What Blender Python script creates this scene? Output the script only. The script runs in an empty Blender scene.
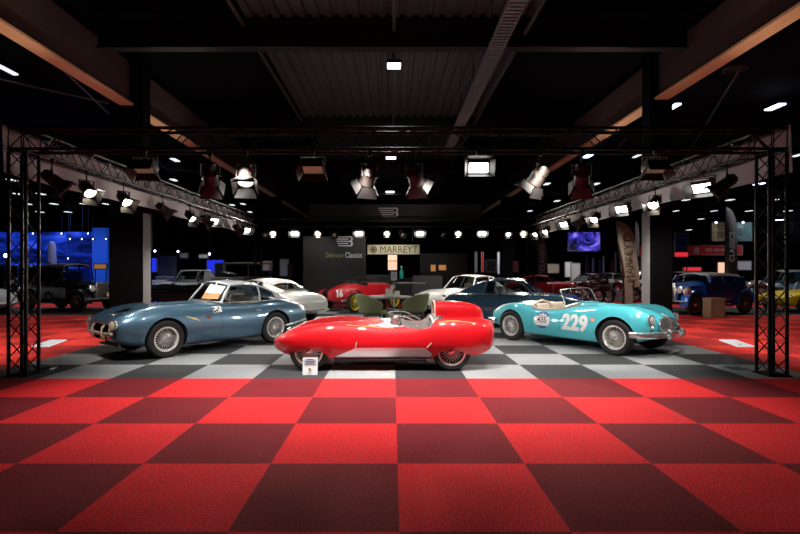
import bpy, bmesh, math, random
import numpy as np
from mathutils import Vector, Matrix, Euler
from mathutils.bvhtree import BVHTree
random.seed(7)
PI = math.pi
COL = bpy.context.scene.collection
# ------------------------------------------------------------------ camera model
F, CX, CY, CH = 486.0, 392.5, 270.0, 1.525
def WX(px, Y): return (px - CX) / F * Y
def WZ(py, Y): return CH - (py - CY) / F * Y
def W(px, py, Y): return Vector((WX(px, Y), Y, WZ(py, Y)))

# ------------------------------------------------------------------ materials
def mat(name, col, rough=0.5, metal=0.0, coat=0.0, emit=None, estr=0.0, var=0.12, scale=18.0, bump=0.0, spec=0.5):
    m = bpy.data.materials.new(name); m.use_nodes = True
    nt = m.node_tree; b = nt.nodes['Principled BSDF']
    tc = nt.nodes.new('ShaderNodeTexCoord'); nz = nt.nodes.new('ShaderNodeTexNoise')
    nz.inputs['Scale'].default_value = scale; nz.inputs['Detail'].default_value = 3
    nt.links.new(tc.outputs['Object'], nz.inputs['Vector'])
    mx = nt.nodes.new('ShaderNodeMix'); mx.data_type = 'RGBA'
    c = list(col)[:3]
    mx.inputs[6].default_value = [x * (1 - var) for x in c] + [1]
    mx.inputs[7].default_value = [min(1, x * (1 + var)) for x in c] + [1]
    nt.links.new(nz.outputs['Fac'], mx.inputs[0]); nt.links.new(mx.outputs[2], b.inputs['Base Color'])
    b.inputs['Roughness'].default_value = rough; b.inputs['Metallic'].default_value = metal
    b.inputs['Coat Weight'].default_value = coat; b.inputs['Coat Roughness'].default_value = 0.03
    b.inputs['Specular IOR Level'].default_value = spec
    if emit:
        b.inputs['Emission Color'].default_value = list(emit)[:3] + [1]; b.inputs['Emission Strength'].default_value = estr
    if bump:
        bp = nt.nodes.new('ShaderNodeBump'); bp.inputs['Strength'].default_value = bump
        nt.links.new(nz.outputs['Fac'], bp.inputs['Height']); nt.links.new(bp.outputs['Normal'], b.inputs['Normal'])
    return m
def glass(name, tint=(.75, .8, .8), gl=0.0):
    m = bpy.data.materials.new(name); m.use_nodes = True; nt = m.node_tree
    nt.nodes.clear(); o = nt.nodes.new('ShaderNodeOutputMaterial')
    t = nt.nodes.new('ShaderNodeBsdfTransparent'); t.inputs['Color'].default_value = (*tint, 1)
    g = nt.nodes.new('ShaderNodeBsdfGlossy'); g.inputs['Roughness'].default_value = 0.03
    f = nt.nodes.new('ShaderNodeLayerWeight'); f.inputs['Blend'].default_value = .5
    pw = nt.nodes.new('ShaderNodeMath'); pw.operation = 'POWER'; pw.inputs[1].default_value = 4.0
    nt.links.new(f.outputs['Facing'], pw.inputs[0])
    x = nt.nodes.new('ShaderNodeMixShader')
    ad = nt.nodes.new('ShaderNodeMath'); ad.operation = 'MULTIPLY_ADD'; ad.inputs[1].default_value = .55; ad.inputs[2].default_value = gl + .03
    nt.links.new(pw.outputs[0], ad.inputs[0])
    nt.links.new(ad.outputs[0], x.inputs[0]); nt.links.new(t.outputs[0], x.inputs[1]); nt.links.new(g.outputs[0], x.inputs[2])
    nt.links.new(x.outputs[0], o.inputs['Surface'])
    return m
def glow_mat(name, cols, strength, scale=1.5, dist=2.0, stretch=(1, 1, 1)):
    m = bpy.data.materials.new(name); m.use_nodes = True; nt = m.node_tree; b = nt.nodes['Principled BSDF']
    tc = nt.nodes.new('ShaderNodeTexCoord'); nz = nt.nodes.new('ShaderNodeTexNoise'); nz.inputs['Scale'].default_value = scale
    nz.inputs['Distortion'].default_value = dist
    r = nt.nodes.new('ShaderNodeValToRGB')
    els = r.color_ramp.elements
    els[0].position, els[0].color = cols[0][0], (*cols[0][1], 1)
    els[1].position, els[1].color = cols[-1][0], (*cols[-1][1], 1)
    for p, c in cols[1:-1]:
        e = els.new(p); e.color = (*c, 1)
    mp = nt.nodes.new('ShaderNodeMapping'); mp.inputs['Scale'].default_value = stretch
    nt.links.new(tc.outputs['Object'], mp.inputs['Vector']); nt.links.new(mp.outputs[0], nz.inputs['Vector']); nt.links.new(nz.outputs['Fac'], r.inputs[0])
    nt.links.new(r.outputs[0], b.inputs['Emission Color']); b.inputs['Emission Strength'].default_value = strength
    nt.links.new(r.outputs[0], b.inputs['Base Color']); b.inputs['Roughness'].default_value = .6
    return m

M = {}
M['truss'] = mat('truss_black', (.004, .004, .005), .5, 0, spec=.22)
M['trussg'] = mat('truss_grey', (.06, .06, .065), .35, .8)
M['black'] = mat('black_paint', (.008, .008, .009), .5)
M['blackm'] = mat('black_metal', (.015, .015, .016), .35, .6)
M['rubber'] = mat('tyre_rubber', (.012, .012, .012), .75, bump=.05)
M['well'] = mat('wheel_well', (.006, .006, .006), .9)
M['chrome'] = mat('chrome', (.90, .90, .90), .22, .9, var=.03)
M['wire'] = mat('wire_silver', (.80, .79, .76), .30, 0.45, var=.05)
M['alu'] = mat('aluminium', (.72, .71, .71), .38, .75, var=.06)
M['blue'] = mat('slate_blue_paint', (.070, .150, .225), .36, .35, 1.0, var=.03)
M['silverblue'] = mat('silver_roof_paint', (.56, .63, .66), .3, .15, 1.0, var=.03)
M['turq'] = mat('turquoise_paint', (.085, .55, .64), .5, 0, 1.0, var=.02, spec=.2)
M['red'] = mat('racing_red_paint', (.66, .006, .014), .5, 0, 1.0, var=.02, spec=.2)
M['red2'] = mat('dull_red_paint', (.55, .01, .02), .35, 0, .7, var=.04)
M['white'] = mat('white_paint', (.72, .72, .68), .3, 0, .8, var=.02)
M['navy'] = mat('navy_paint', (.034, .085, .14), .25, .1, 1.0, var=.04)
M['yellow'] = mat('yellow_paint', (.75, .55, .01), .3, 0, .8, var=.03)
M['pyellow'] = mat('pale_yellow', (.78, .62, .22), .4, var=.03)
M['lblue'] = mat('light_blue_paint', (.17, .36, .48), .3, 0, .8, var=.03)
M['rblue'] = mat('royal_blue_paint', (.016, .13, .55), .3, 0, .8, var=.04)
M['carblack'] = mat('car_black_paint', (.012, .012, .014), .2, 0, 1.0)
M['cargrey'] = mat('car_grey_paint', (.16, .17, .18), .28, .2, .8)
M['carmaroon'] = mat('maroon_paint', (.11, .012, .014), .25, 0, .8)
M['cream'] = mat('cream_paint', (.55, .50, .40), .35, 0, .5)
M['leather'] = mat('tan_leather', (.42, .31, .22), .55, bump=.05)
M['leatherl'] = mat('pale_leather', (.62, .52, .42), .5, bump=.05)
M['leathd'] = mat('dark_leather', (.03, .027, .025), .5, bump=.05)
M['green'] = mat('olive_velvet', (.13, .15, .07), .85, bump=.1, scale=30)
M['greyfab'] = mat('charcoal_fabric', (.055, .057, .06), .9, bump=.1, scale=60)
M['tabletop'] = mat('grey_tabletop', (.16, .15, .16), .9, spec=.1)
M['wood'] = mat('bollard_wood', (.20, .125, .075), .7, scale=6, var=.35)
M['glass'] = glass('clear_glass', (.86, .90, .90), .05)
M['glassd'] = glass('tinted_glass', (.55, .60, .62), .03)
M['acrylic'] = glass('acrylic', (.975, .98, .985), .0)
M['paper'] = mat('white_paper', (.82, .82, .80), .7, var=.03)
M['panelwhite'] = mat('white_glow_panel', (.88, .88, .87), .6, var=.02, emit=(1, 1, 1), estr=.6)  # added glow makes the plain white panel read as brightly lit
M['paperglow'] = mat('white_glow_paper', (.85, .85, .83), .6, var=.02, emit=(1, 1, 1), estr=.42)  # paper and boards given a glow in place of light on them
M['orange'] = mat('orange_print', (.75, .34, .12), .7)
M['lens'] = mat('headlamp_glass', (.75, .76, .72), .08, 0.3, .6)
M['warmlens'] = mat('warm_headlamp', (.8, .74, .55), .1, .3, .6)
M['amber'] = mat('orange_lamp', (.8, .16, .04), .3, 0, .5)
M['tail'] = mat('tail_lamp', (.5, .01, .01), .3, 0, .5)
M['gold'] = mat('gold_sign', (.72, .67, .44), .45, .1, var=.15, scale=4)
M['sepia'] = mat('bronze_letters', (.12, .08, .035), .45, .3)
M['decalw'] = mat('decal_white', (.85, .87, .87), .4, 0, .3, var=.01)
M['decalb'] = mat('decal_blue', (.03, .10, .38), .4, 0, .3, var=.02)
M['decalk'] = mat('decal_black', (.02, .02, .02), .5, var=.02)
M['decalg'] = mat('decal_gold', (.55, .42, .10), .4, var=.02)
M['stripe'] = mat('stripe_yellow', (.86, .62, .16), .3, 0, .5, var=.02)
M['logo'] = mat('logo_silver', (.50, .50, .54), .45, .2, var=.04)
M['logotxt'] = mat('logo_olive', (.22, .23, .10), .6, var=.03)
M['fascia'] = mat('fascia_fabric', (.022, .022, .024), .85)
M['backwall'] = mat('stand_wall_fabric', (.018, .018, .02), .8)
M['beige'] = mat('beige_flag', (.30, .25, .19), .85, var=.08)
M['darkflag'] = mat('dark_flag', (.085, .09, .12), .85, var=.15)
M['palegrey'] = mat('pale_print', (.55, .58, .66), .8)
M['redban'] = mat('red_banner', (.30, .010, .014), .8, emit=(.5, .01, .015), estr=.06)  # small added glow, the cloth is no lamp
M['fringe'] = mat('pale_fabric', (.52, .44, .44), .9, var=.40, scale=2.2)
M['beamweb'] = mat('beam_web_shaded', (.10, .058, .052), .8, var=.15)  # shade of the grazing side faces put into the colour
M['beamlit'] = mat('beam_flange_lit', (.85, .50, .28), .75, var=.15)  # light on the beam underside put into a brighter orange
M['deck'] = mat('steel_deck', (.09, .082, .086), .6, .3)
M['ceil'] = mat('ceiling_black_unlit', (.002, .002, .0025), .95, spec=.1)  # also stands for unlit deck outside the lit middle
M['tray'] = mat('cable_tray', (.22, .21, .21), .6, .2)
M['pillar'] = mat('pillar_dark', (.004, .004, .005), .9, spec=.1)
M['pillarlit'] = mat('pillar_lit_side', (.24, .235, .23), .8, var=.06)  # paler tone is stand light painted on the pillar side
M['wall'] = mat('hall_wall', (.010, .010, .016), .9)
M['bluedrapeglow'] = glow_mat('blue_drape', [(.38, (.002, .006, .06)), (.5, (.006, .025, .33)), (.62, (.02, .07, .75)), (.75, (.12, .20, .95))], .95, 1.0, 1.0, (.16, 1, 1.1))  # blue lamplight and shaded folds put into the cloth as glow
M['bluepanel'] = mat('blue_light_panel', (.03, .06, .6), .6, emit=(.015, .03, .85), estr=.9)
M['bluepale'] = mat('pale_blue_panel', (.04, .12, .5), .6, emit=(.01, .07, .45), estr=.45)
M['pink'] = mat('pink_banner', (.35, .03, .12), .7, emit=(.4, .04, .15), estr=.35)  # lamplight on the pink banner given as its own glow
M['booth'] = mat('booth_grey', (.16, .16, .17), .8)
M['boothw'] = mat('booth_white', (.5, .5, .5), .7)
M['concrete'] = mat('pale_column', (.42, .33, .28), .8)
M['L_warm'] = mat('lamp_warm', (1, 1, 1), .4, emit=(1.0, .86, .66), estr=30)
M['L_white'] = mat('lamp_white', (1, 1, 1), .4, emit=(1.0, .97, .92), estr=12)
M['L_dim'] = mat('lamp_dim', (.25, .2, .16), .4, emit=(1.0, .7, .45), estr=.06)
M['L_ceil'] = mat('lamp_ceiling', (1, 1, 1), .4, emit=(.95, .97, 1.0), estr=7)
M['L_small'] = mat('lamp_small', (1, 1, 1), .4, emit=(.9, .95, 1.0), estr=1.0)
M['L_blue'] = mat('lamp_bluewhite', (.8, .85, 1), .4, emit=(.65, .72, 1.0), estr=5)
M['can'] = mat('lamp_housing', (.022, .016, .014), .45, .4)
M['flap'] = mat('barn_door_metal', (.03, .028, .027), .5, .4)
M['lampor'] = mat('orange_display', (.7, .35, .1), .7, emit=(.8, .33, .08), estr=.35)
M['peach'] = mat('lit_display', (.9, .6, .45), .7, emit=(1.0, .62, .42), estr=.9)
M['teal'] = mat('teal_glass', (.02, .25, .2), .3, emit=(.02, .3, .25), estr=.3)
M['redneon'] = mat('red_sign_light', (.6, .02, .03), .6, emit=(.9, .03, .05), estr=.8)
M['screen'] = glow_mat('screen_blue', [(.42, (.003, .003, .015)), (.52, (.04, .03, .42)), (.62, (.26, .20, .95)), (.78, (.75, .25, .6))], 1.0, .7, 2)
M['poster1'] = glow_mat('poster_gold', [(.3, (.01, .01, .01)), (.6, (.10, .08, .05)), (.8, (.32, .27, .13))], .95, 1.4, .4)  # both printed posters glow by themselves in place of lamplight
M['poster2'] = glow_mat('poster_blue', [(.3, (.01, .015, .02)), (.55, (.06, .11, .13)), (.8, (.22, .33, .36))], .95, .8, .4)

# ------------------------------------------------------------------ mesh builder
class MB:
    def __init__(s): s.v = []; s.f = []; s.m = []; s.cur = 0
    def quad(s, *p):
        b = len(s.v); s.v += [tuple(q) for q in p]; s.f.append(tuple(range(b, b + len(p)))); s.m.append(s.cur); return s
    def box(s, c, d, rot=None):
        b = len(s.v); c = Vector(c)
        R = rot if rot is not None else Matrix.Identity(3)
        for z in (-.5, .5):
            for y in (-.5, .5):
                for x in (-.5, .5):
                    s.v.append(tuple(c + R @ Vector((x * d[0], y * d[1], z * d[2]))))
        for q in ((0, 2, 3, 1), (4, 5, 7, 6), (0, 1, 5, 4), (2, 6, 7, 3), (0, 4, 6, 2), (1, 3, 7, 5)):
            s.f.append(tuple(b + i for i in q)); s.m.append(s.cur)
        return s
    def tube(s, p, q, r, n=8, r2=None, cap=True):
        p = Vector(p); q = Vector(q); r2 = r if r2 is None else r2
        d = (q - p); 
        if d.length < 1e-6: return s
        d.normalize(); a = d.orthogonal().normalized(); c = d.cross(a)
        b = len(s.v)
        for P_, R_ in ((p, r), (q, r2)):
            for i in range(n):
                t = 2 * PI * i / n; s.v.append(tuple(P_ + R_ * (math.cos(t) * a + math.sin(t) * c)))
        for i in range(n):
            j = (i + 1) % n; s.f.append((b + i, b + j, b + n + j, b + n + i)); s.m.append(s.cur)
        if cap:
            s.f.append(tuple(b + n - 1 - i for i in range(n))); s.m.append(s.cur)
            s.f.append(tuple(b + n + i for i in range(n))); s.m.append(s.cur)
        return s
    def path(s, pts, r, n=8, closed=False):
        pts = [Vector(p) for p in pts]; N = len(pts); b = len(s.v)
        up = Vector((0.13, 0.21, 0.97)).normalized()
        for i, p in enumerate(pts):
            if closed: d = pts[(i + 1) % N] - pts[i - 1]
            else: d = pts[min(i + 1, N - 1)] - pts[max(i - 1, 0)]
            d.normalize(); a = d.cross(up)
            if a.length < .05: a = d.cross(Vector((1, 0, 0)))
            a.normalize(); c = d.cross(a)
            rr = r[i] if isinstance(r, (list, tuple)) else r
            for k in range(n):
                t = 2 * PI * k / n; s.v.append(tuple(p + rr * (math.cos(t) * a + math.sin(t) * c)))
        for i in range(N if closed else N - 1):
            for k in range(n):
                k2 = (k + 1) % n; i2 = (i + 1) % N
                s.f.append((b + i * n + k, b + i * n + k2, b + i2 * n + k2, b + i2 * n + k)); s.m.append(s.cur)
        if not closed:
            s.f.append(tuple(b + k for k in range(n))); s.m.append(s.cur)
            s.f.append(tuple(b + (N - 1) * n + n - 1 - k for k in range(n))); s.m.append(s.cur)
        return s
    def lathe(s, prof, o=(0, 0, 0), ax='Z', n=20, closed=False, M3=None):
        o = Vector(o); b = len(s.v); K = len(prof)
        for i in range(n):
            t = 2 * PI * i / n; ct, st = math.cos(t), math.sin(t)
            for r, h in prof:
                if ax == 'Z': q = Vector((r * ct, r * st, h))
                elif ax == 'Y': q = Vector((r * ct, h, r * st))
                else: q = Vector((h, r * ct, r * st))
                if M3 is not None: q = M3 @ q
                s.v.append(tuple(o + q))
        for i in range(n):
            i2 = (i + 1) % n
            for k in range(K if closed else K - 1):
                k2 = (k + 1) % K
                s.f.append((b + i * K + k, b + i2 * K + k, b + i2 * K + k2, b + i * K + k2)); s.m.append(s.cur)
        return s
    def grid(s, rows, closeu=False):
        b = len(s.v); R = len(rows); C_ = len(rows[0])
        for r in rows: s.v += [tuple(p) for p in r]
        for i in range(R - 1 + (1 if closeu else 0)):
            for j in range(C_ - 1):
                i2 = (i + 1) % R
                s.f.append((b + i * C_ + j, b + i * C_ + j + 1, b + i2 * C_ + j + 1, b + i2 * C_ + j)); s.m.append(s.cur)
        return s
    def prism(s, pts, d):
        """extrude 3-D polygon pts by vector d"""
        b = len(s.v); n = len(pts); d = Vector(d)
        s.v += [tuple(p) for p in pts] + [tuple(Vector(p) + d) for p in pts]
        s.f.append(tuple(b + n - 1 - i for i in range(n))); s.m.append(s.cur)
        s.f.append(tuple(b + n + i for i in range(n))); s.m.append(s.cur)
        for i in range(n):
            j = (i + 1) % n; s.f.append((b + i, b + j, b + n + j, b + n + i)); s.m.append(s.cur)
        return s
    def mesh(s, name, mats, weld=True, ang=.65):
        me = bpy.data.meshes.new(name); me.from_pydata(s.v, [], s.f)
        for m in (mats if isinstance(mats, (list, tuple)) else [mats]): me.materials.append(m)
        me.polygons.foreach_set('material_index', s.m)
        bm = bmesh.new(); bm.from_mesh(me)
        if weld: bmesh.ops.remove_doubles(bm, verts=bm.verts, dist=1e-5)
        bmesh.ops.recalc_face_normals(bm, faces=bm.faces)
        for f in bm.faces: f.smooth = True
        bm.to_mesh(me); bm.free()
        me.set_sharp_from_angle(angle=ang)
        return me
    def build(s, name, mats, parent=None, **k):
        return link(name, s.mesh(name, mats, **k), parent)
def link(name, me, parent=None, loc=None, rot=None):
    o = bpy.data.objects.new(name, me); COL.objects.link(o)
    if parent is not None: o.parent = parent
    if loc is not None: o.location = loc
    if rot is not None: o.rotation_euler = rot
    return o
def tag(o, label=None, cat=None, group=None, kind=None):
    if label: o['label'] = label
    if cat: o['category'] = cat
    if group: o['group'] = group
    if kind: o['kind'] = kind
    return o
def thing(name, label, cat, loc=(0, 0, 0), rz=0, group=None):
    o = bpy.data.objects.new(name, None); COL.objects.link(o); o.location = loc; o.rotation_euler = (0, 0, rz)
    o.empty_display_size = .1
    return tag(o, label, cat, group)
def struct(o): o['kind'] = 'structure'; return o
def dup(o, parent=None):
    c = o.copy(); COL.objects.link(c); c.parent = parent
    for ch in list(o.children): dup(ch, c)
    return c
def RX(a): return Matrix.Rotation(a, 3, 'X')
def RY(a): return Matrix.Rotation(a, 3, 'Y')
def RZ(a): return Matrix.Rotation(a, 3, 'Z')
def bevel_mesh(me, w, seg=2):
    bm = bmesh.new(); bm.from_mesh(me)
    bmesh.ops.bevel(bm, geom=list(bm.edges), offset=w, segments=seg, affect='EDGES', profile=.6)
    for f in bm.faces: f.smooth = True
    bm.to_mesh(me); bm.free(); me.set_sharp_from_angle(angle=.8)
def rbox(name, c, d, m, parent=None, w=.02, rot=None, seg=3):
    o = MB().box(c, d, rot).build(name, m, parent); bevel_mesh(o.data, w, seg); return o

def text_bm(s, size, align='CENTER', bold=0.0, xs=1.0):
    cu = bpy.data.curves.new('tmp_text', 'FONT'); cu.body = s; cu.size = size; cu.align_x = align; cu.align_y = 'CENTER'
    cu.offset = bold; cu.resolution_u = 3
    ob = bpy.data.objects.new('tmp_text', cu); COL.objects.link(ob)
    bpy.context.view_layer.update()
    dg = bpy.context.evaluated_depsgraph_get()
    me = bpy.data.meshes.new_from_object(ob.evaluated_get(dg))
    bm = bmesh.new(); bm.from_mesh(me)
    bpy.data.objects.remove(ob); bpy.data.curves.remove(cu); bpy.data.meshes.remove(me)
    if xs != 1: bmesh.ops.scale(bm, vec=(xs, 1, 1), verts=bm.verts)
    return bm
def bm_obj(bm, name, m, parent=None, mtx=None):
    me = bpy.data.meshes.new(name)
    if mtx is not None: bm.transform(mtx)
    bm.to_mesh(me); bm.free(); me.materials.append(m)
    return link(name, me, parent)
def text_obj(name, s, size, m, parent, loc, rot=(PI / 2, 0, 0), bold=0.0, xs=1.0, align='CENTER'):
    bm = text_bm(s, size, align, bold, xs)
    return bm_obj(bm, name, m, parent, Matrix.Translation(loc) @ Euler(rot).to_matrix().to_4x4())
def frame_axes(o, ux, uy):
    ux = Vector(ux).normalized(); uy = Vector(uy).normalized(); uz = ux.cross(uy)
    m = Matrix((ux, uy, uz)).transposed().to_4x4(); m.translation = Vector(o); return m

# ------------------------------------------------------------------ numeric helpers
def pchip(xk, yk, x):
    xk = np.array(xk, float); yk = np.array(yk, float)
    if xk[0] > xk[-1]: xk = xk[::-1]; yk = yk[::-1]
    h = np.diff(xk); d = np.diff(yk) / h; n = len(xk); m = np.zeros(n)
    for i in range(1, n - 1):
        if d[i - 1] * d[i] > 0:
            w1 = 2 * h[i] + h[i - 1]; w2 = h[i] + 2 * h[i - 1]
            m[i] = (w1 + w2) / (w1 / d[i - 1] + w2 / d[i])
    m[0] = d[0]; m[-1] = d[-1]
    x = np.clip(np.asarray(x, float), xk[0], xk[-1])
    k = np.clip(np.searchsorted(xk, x) - 1, 0, n - 2)
    t = (x - xk[k]) / h[k]
    return ((2 * t**3 - 3 * t**2 + 1) * yk[k] + (t**3 - 2 * t**2 + t) * h[k] * m[k]
            + (-2 * t**3 + 3 * t**2) * yk[k + 1] + (t**3 - t**2) * h[k] * m[k + 1])
def crom(P, n=5, closed=False):
    P = [Vector(p) for p in P]; out = []; N = len(P)
    rng = range(N if closed else N - 1)
    for i in rng:
        p1, p2 = P[i], P[(i + 1) % N]
        p0 = P[i - 1] if (closed or i > 0) else p1 * 2 - p2
        p3 = P[(i + 2) % N] if (closed or i + 2 < N) else p2 * 2 - p1
        for k in range(n):
            t = k / n
            out.append(.5 * ((2 * p1) + (p2 - p0) * t + (2 * p0 - 5 * p1 + 4 * p2 - p3) * t * t + (3 * p1 - p0 - 3 * p2 + p3) * t**3))
    if not closed: out.append(P[-1].copy())
    return out

# ------------------------------------------------------------------ car kit
def loft_body(S, nx=64, ns=4):
    xk = S['x']
    x0, x1 = min(xk), max(xk)
    t = np.linspace(0, PI, nx); xs = (x0 + x1) / 2 - (x1 - x0) / 2 * np.cos(t) 
    xs = .55 * xs + .45 * np.linspace(x0, x1, nx)
    g = {k: pchip(xk, S[k], xs) for k in ('yw', 'zb', 'zw', 'zc', 'zt')}
    yb = pchip(xk, S['yb'], xs) if 'yb' in S else g['yw'] * S.get('fb', .86)
    yc = pchip(xk, S['yc'], xs) if 'yc' in S else g['yw'] * S.get('fc', .74)
    zv = pchip(xk, S['zv'], xs) if 'zv' in S else None
    rows = []
    for i, x in enumerate(xs):
        yw, zb, zw, zc, zt = (g[k][i] for k in ('yw', 'zb', 'zw', 'zc', 'zt'))
        b_, c_ = yb[i], yc[i]
        v_ = (zc * .45 + zt * .55) if zv is None else zv[i]
        P = [(x, 0, zb), (x, b_ * .6, zb), (x, b_, zb + .015), (x, b_ + (yw - b_) * .72, zb + (zw - zb) * .42), (x, yw, zw),
             (x, yw - (yw - c_) * .30, zw + (zc - zw) * .66), (x, c_, zc), (x, c_ * .52, v_), (x, 0, zt)]
        half = crom(P, ns)
        for p in half: p.y = max(p.y, 0)
        half[0].y = half[-1].y = 0
        ring = half + [Vector((p.x, -p.y, p.z)) for p in half[-2:0:-1]]
        rows.append(ring)
    mb = MB(); b = 0; R = len(rows); C_ = len(rows[0])
    for r in rows: mb.v += [tuple(p) for p in r]
    for i in range(R - 1):
        for j in range(C_):
            j2 = (j + 1) % C_
            mb.f.append((i * C_ + j, i * C_ + j2, (i + 1) * C_ + j2, (i + 1) * C_ + j)); mb.m.append(0)
    for i in (0, R - 1):
        c = sum(rows[i], Vector()) / C_; ci = len(mb.v); mb.v.append(tuple(c))
        for j in range(C_):
            mb.f.append((i * C_ + j, i * C_ + (j + 1) % C_, ci)); mb.m.append(0)
    return mb
def cut(obj, cutter_mb, mats):
    me = cutter_mb.mesh('tmp_cut', mats); co = link('tmp_cut', me, obj.parent)
    md = obj.modifiers.new('cut', 'BOOLEAN'); md.operation = 'DIFFERENCE'; md.solver = 'EXACT'; md.object = co
    md.material_mode = 'TRANSFER'; md.use_self = False
    bpy.context.view_layer.update()
    dg = bpy.context.evaluated_depsgraph_get()
    nm = bpy.data.meshes.new_from_object(obj.evaluated_get(dg), depsgraph=dg)
    obj.modifiers.clear(); old = obj.data; obj.data = nm; nm.name = obj.name
    bpy.data.objects.remove(co); bpy.data.meshes.remove(me); bpy.data.meshes.remove(old)
    for p in nm.polygons: p.use_smooth = True
    nm.set_sharp_from_angle(angle=.6)
def arch_cut(mb, x, z, r, y0, y1, n=36, sx=1.0):
    for sgn in (1, -1):
        a = [Vector((x + sx * r * math.cos(2 * PI * k / n), sgn * y0, z + r * math.sin(2 * PI * k / n))) for k in range(n)]
        mb.prism(a, (0, sgn * (y1 - y0), 0))
def front_x(bv, y, z):
    h = bv.ray_cast(Vector((4, y, z)), Vector((-1, 0, 0)))
    return h[0].x if h[0] else 1.5
def bvh_of(o):
    bm = bmesh.new(); bm.from_mesh(o.data); t = BVHTree.FromBMesh(bm); bm.free(); return t
def project(bm, bvh, side, off=.004, step=.04, fmap=None):
    """bm lies in its own XY plane; fmap(u,v)->(x,z) local; projected on the side of a body"""
    us = [v.co.x for v in bm.verts]; vs = [v.co.y for v in bm.verts]
    for ax, arr in ((0, us), (1, vs)):
        a = min(arr) + step
        while a < max(arr):
            co = [0, 0, 0]; co[ax] = a; no = [0, 0, 0]; no[ax] = 1
            bmesh.ops.bisect_plane(bm, geom=bm.verts[:] + bm.edges[:] + bm.faces[:], plane_co=co, plane_no=no)
            a += step
    for v in bm.verts:
        x, z = fmap(v.co.x, v.co.y)
        h = bvh.ray_cast(Vector((x, side * 2, z)), Vector((0, -side, 0)))
        if h[0] is None: h = bvh.find_nearest(Vector((x, side * .7, z)))
        v.co = h[0] + h[1] * (off if h[1].y * side > 0 else -off)
    return bm
def poly_bm(pts):
    bm = bmesh.new(); bm.faces.new([bm.verts.new((p[0], p[1], 0)) for p in pts]); return bm
def ellipse(cx, cy, rx, ry, n=28): return [(cx + rx * math.cos(2 * PI * k / n), cy + ry * math.sin(2 * PI * k / n)) for k in range(n)]
def ruled(a, b, n=6, bulge=0.0, bdir=None):
    rows = []
    for k in range(n + 1):
        t = k / n; row = []
        for p, q in zip(a, b):
            r = Vector(p).lerp(Vector(q), t)
            if bulge: r = r + Vector(bdir) * bulge * 4 * t * (1 - t)
            row.append(r)
        rows.append(row)
    return rows
WHEELS = {}
def wheel_meshes(r, rr, w, style, rimm, tyrem):
    key = (r, rr, w, style, rimm.name)
    if key in WHEELS: return WHEELS[key]
    ty = MB().lathe([(rr, -w / 2 * .8), (rr + .03, -w / 2), (r - .025, -w / 2), (r, -w * .36), (r, w * .36), (r - .025, w / 2), (rr + .03, w / 2), (rr, w / 2 * .8)], ax='Y', n=36).mesh('tyre', tyrem)
    rm = MB().lathe([(rr + .008, -w * .36), (rr + .012, w * .44), (rr - .008, w * .45), (rr - .02, w * .36), (rr - .025, -w * .3)], ax='Y', n=36).mesh('rim', rimm)
    sp = MB(); hub = MB()
    if style == 'wire':
        N = 22
        for k in range(N):
            t = 2 * PI * k / N
            for dt, y0, y1 in ((.28, w * .36, w * .02), (-.28, w * .22, w * .24)):
                a = t + dt
                sp.tube((.045 * math.cos(t), y0, .045 * math.sin(t)), ((rr - .018) * math.cos(a), y1, (rr - .018) * math.sin(a)), .0043, 4, cap=False)
        hub.lathe([(0, w * .62), (.022, w * .6), (.03, w * .5), (.05, w * .36), (.055, w * .1), (.05, -w * .2)], ax='Y', n=14)
        for k in (0, 1): hub.box((0, w * .55, 0), (.13 if k == 0 else .02, .015, .02 if k == 0 else .05), RY(.5))
    else:
        sp.lathe([(0, w * .34), (rr * .35, w * .36), (rr * .5, w * .26), (rr * .95, w * .2), (rr - .02, w * .3)], ax='Y', n=28)
        hub.lathe([(0, w * .46), (rr * .2, w * .44), (rr * .33, w * .35)], ax='Y', n=18)
    drum = MB().lathe([(0, w * .02), (rr * .8, w * .02), (rr * .8, -w * .3), (rr, -w * .3)], ax='Y', n=20).mesh('brake_drum', M['well'])
    WHEELS[key] = (ty, rm, sp.mesh('spokes', rimm), hub.mesh('hub_cap', M['chrome']), drum)
    return WHEELS[key]
def add_wheel(root, x, y, r, rr, w, style='wire', rimm=None, parts=True, z=None, tyrem=None, steer=0):
    ms = wheel_meshes(r, rr, w, style, rimm or M['wire'], tyrem or M['rubber'])
    o = link('wheel', ms[0], root, (x, y, r if z is None else z), (0, 0, (0 if y > 0 else PI) + steer))
    for nm, me in zip(('rim', 'spokes', 'hub_cap', 'brake_drum'), ms[1:]): link(nm, me, o)
    return o
def headlamp(root, p, r, d=(1, 0, 0), lm=None, depth=.05, name='headlamp'):
    d = Vector(d).normalized(); m3 = d.to_track_quat('Z', 'Y').to_matrix()
    o = MB().lathe([(r * .9, -depth), (r * 1.12, -depth * .4), (r * 1.12, .012), (r * .95, .02), (r * .93, .005)], p, 'Z', 22, M3=m3).build(name, M['chrome'], root)
    MB().lathe([(0, .035), (r * .5, .03), (r * .93, .005)], p, 'Z', 22, M3=m3).build('lamp_glass', lm or M['lens'], o)
    return o
def tray_seat(root, x, y, z, m, w=.46, tilt=.25, h=.5):
    o = rbox('seat', (x, y, z), (.46, w, .13), m, root, .05)
    b = rbox('backrest', (x - .27, y, z + h * .45), (.12, w, h), m, root, .05, RY(-tilt)); b.parent = o
    return o
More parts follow.
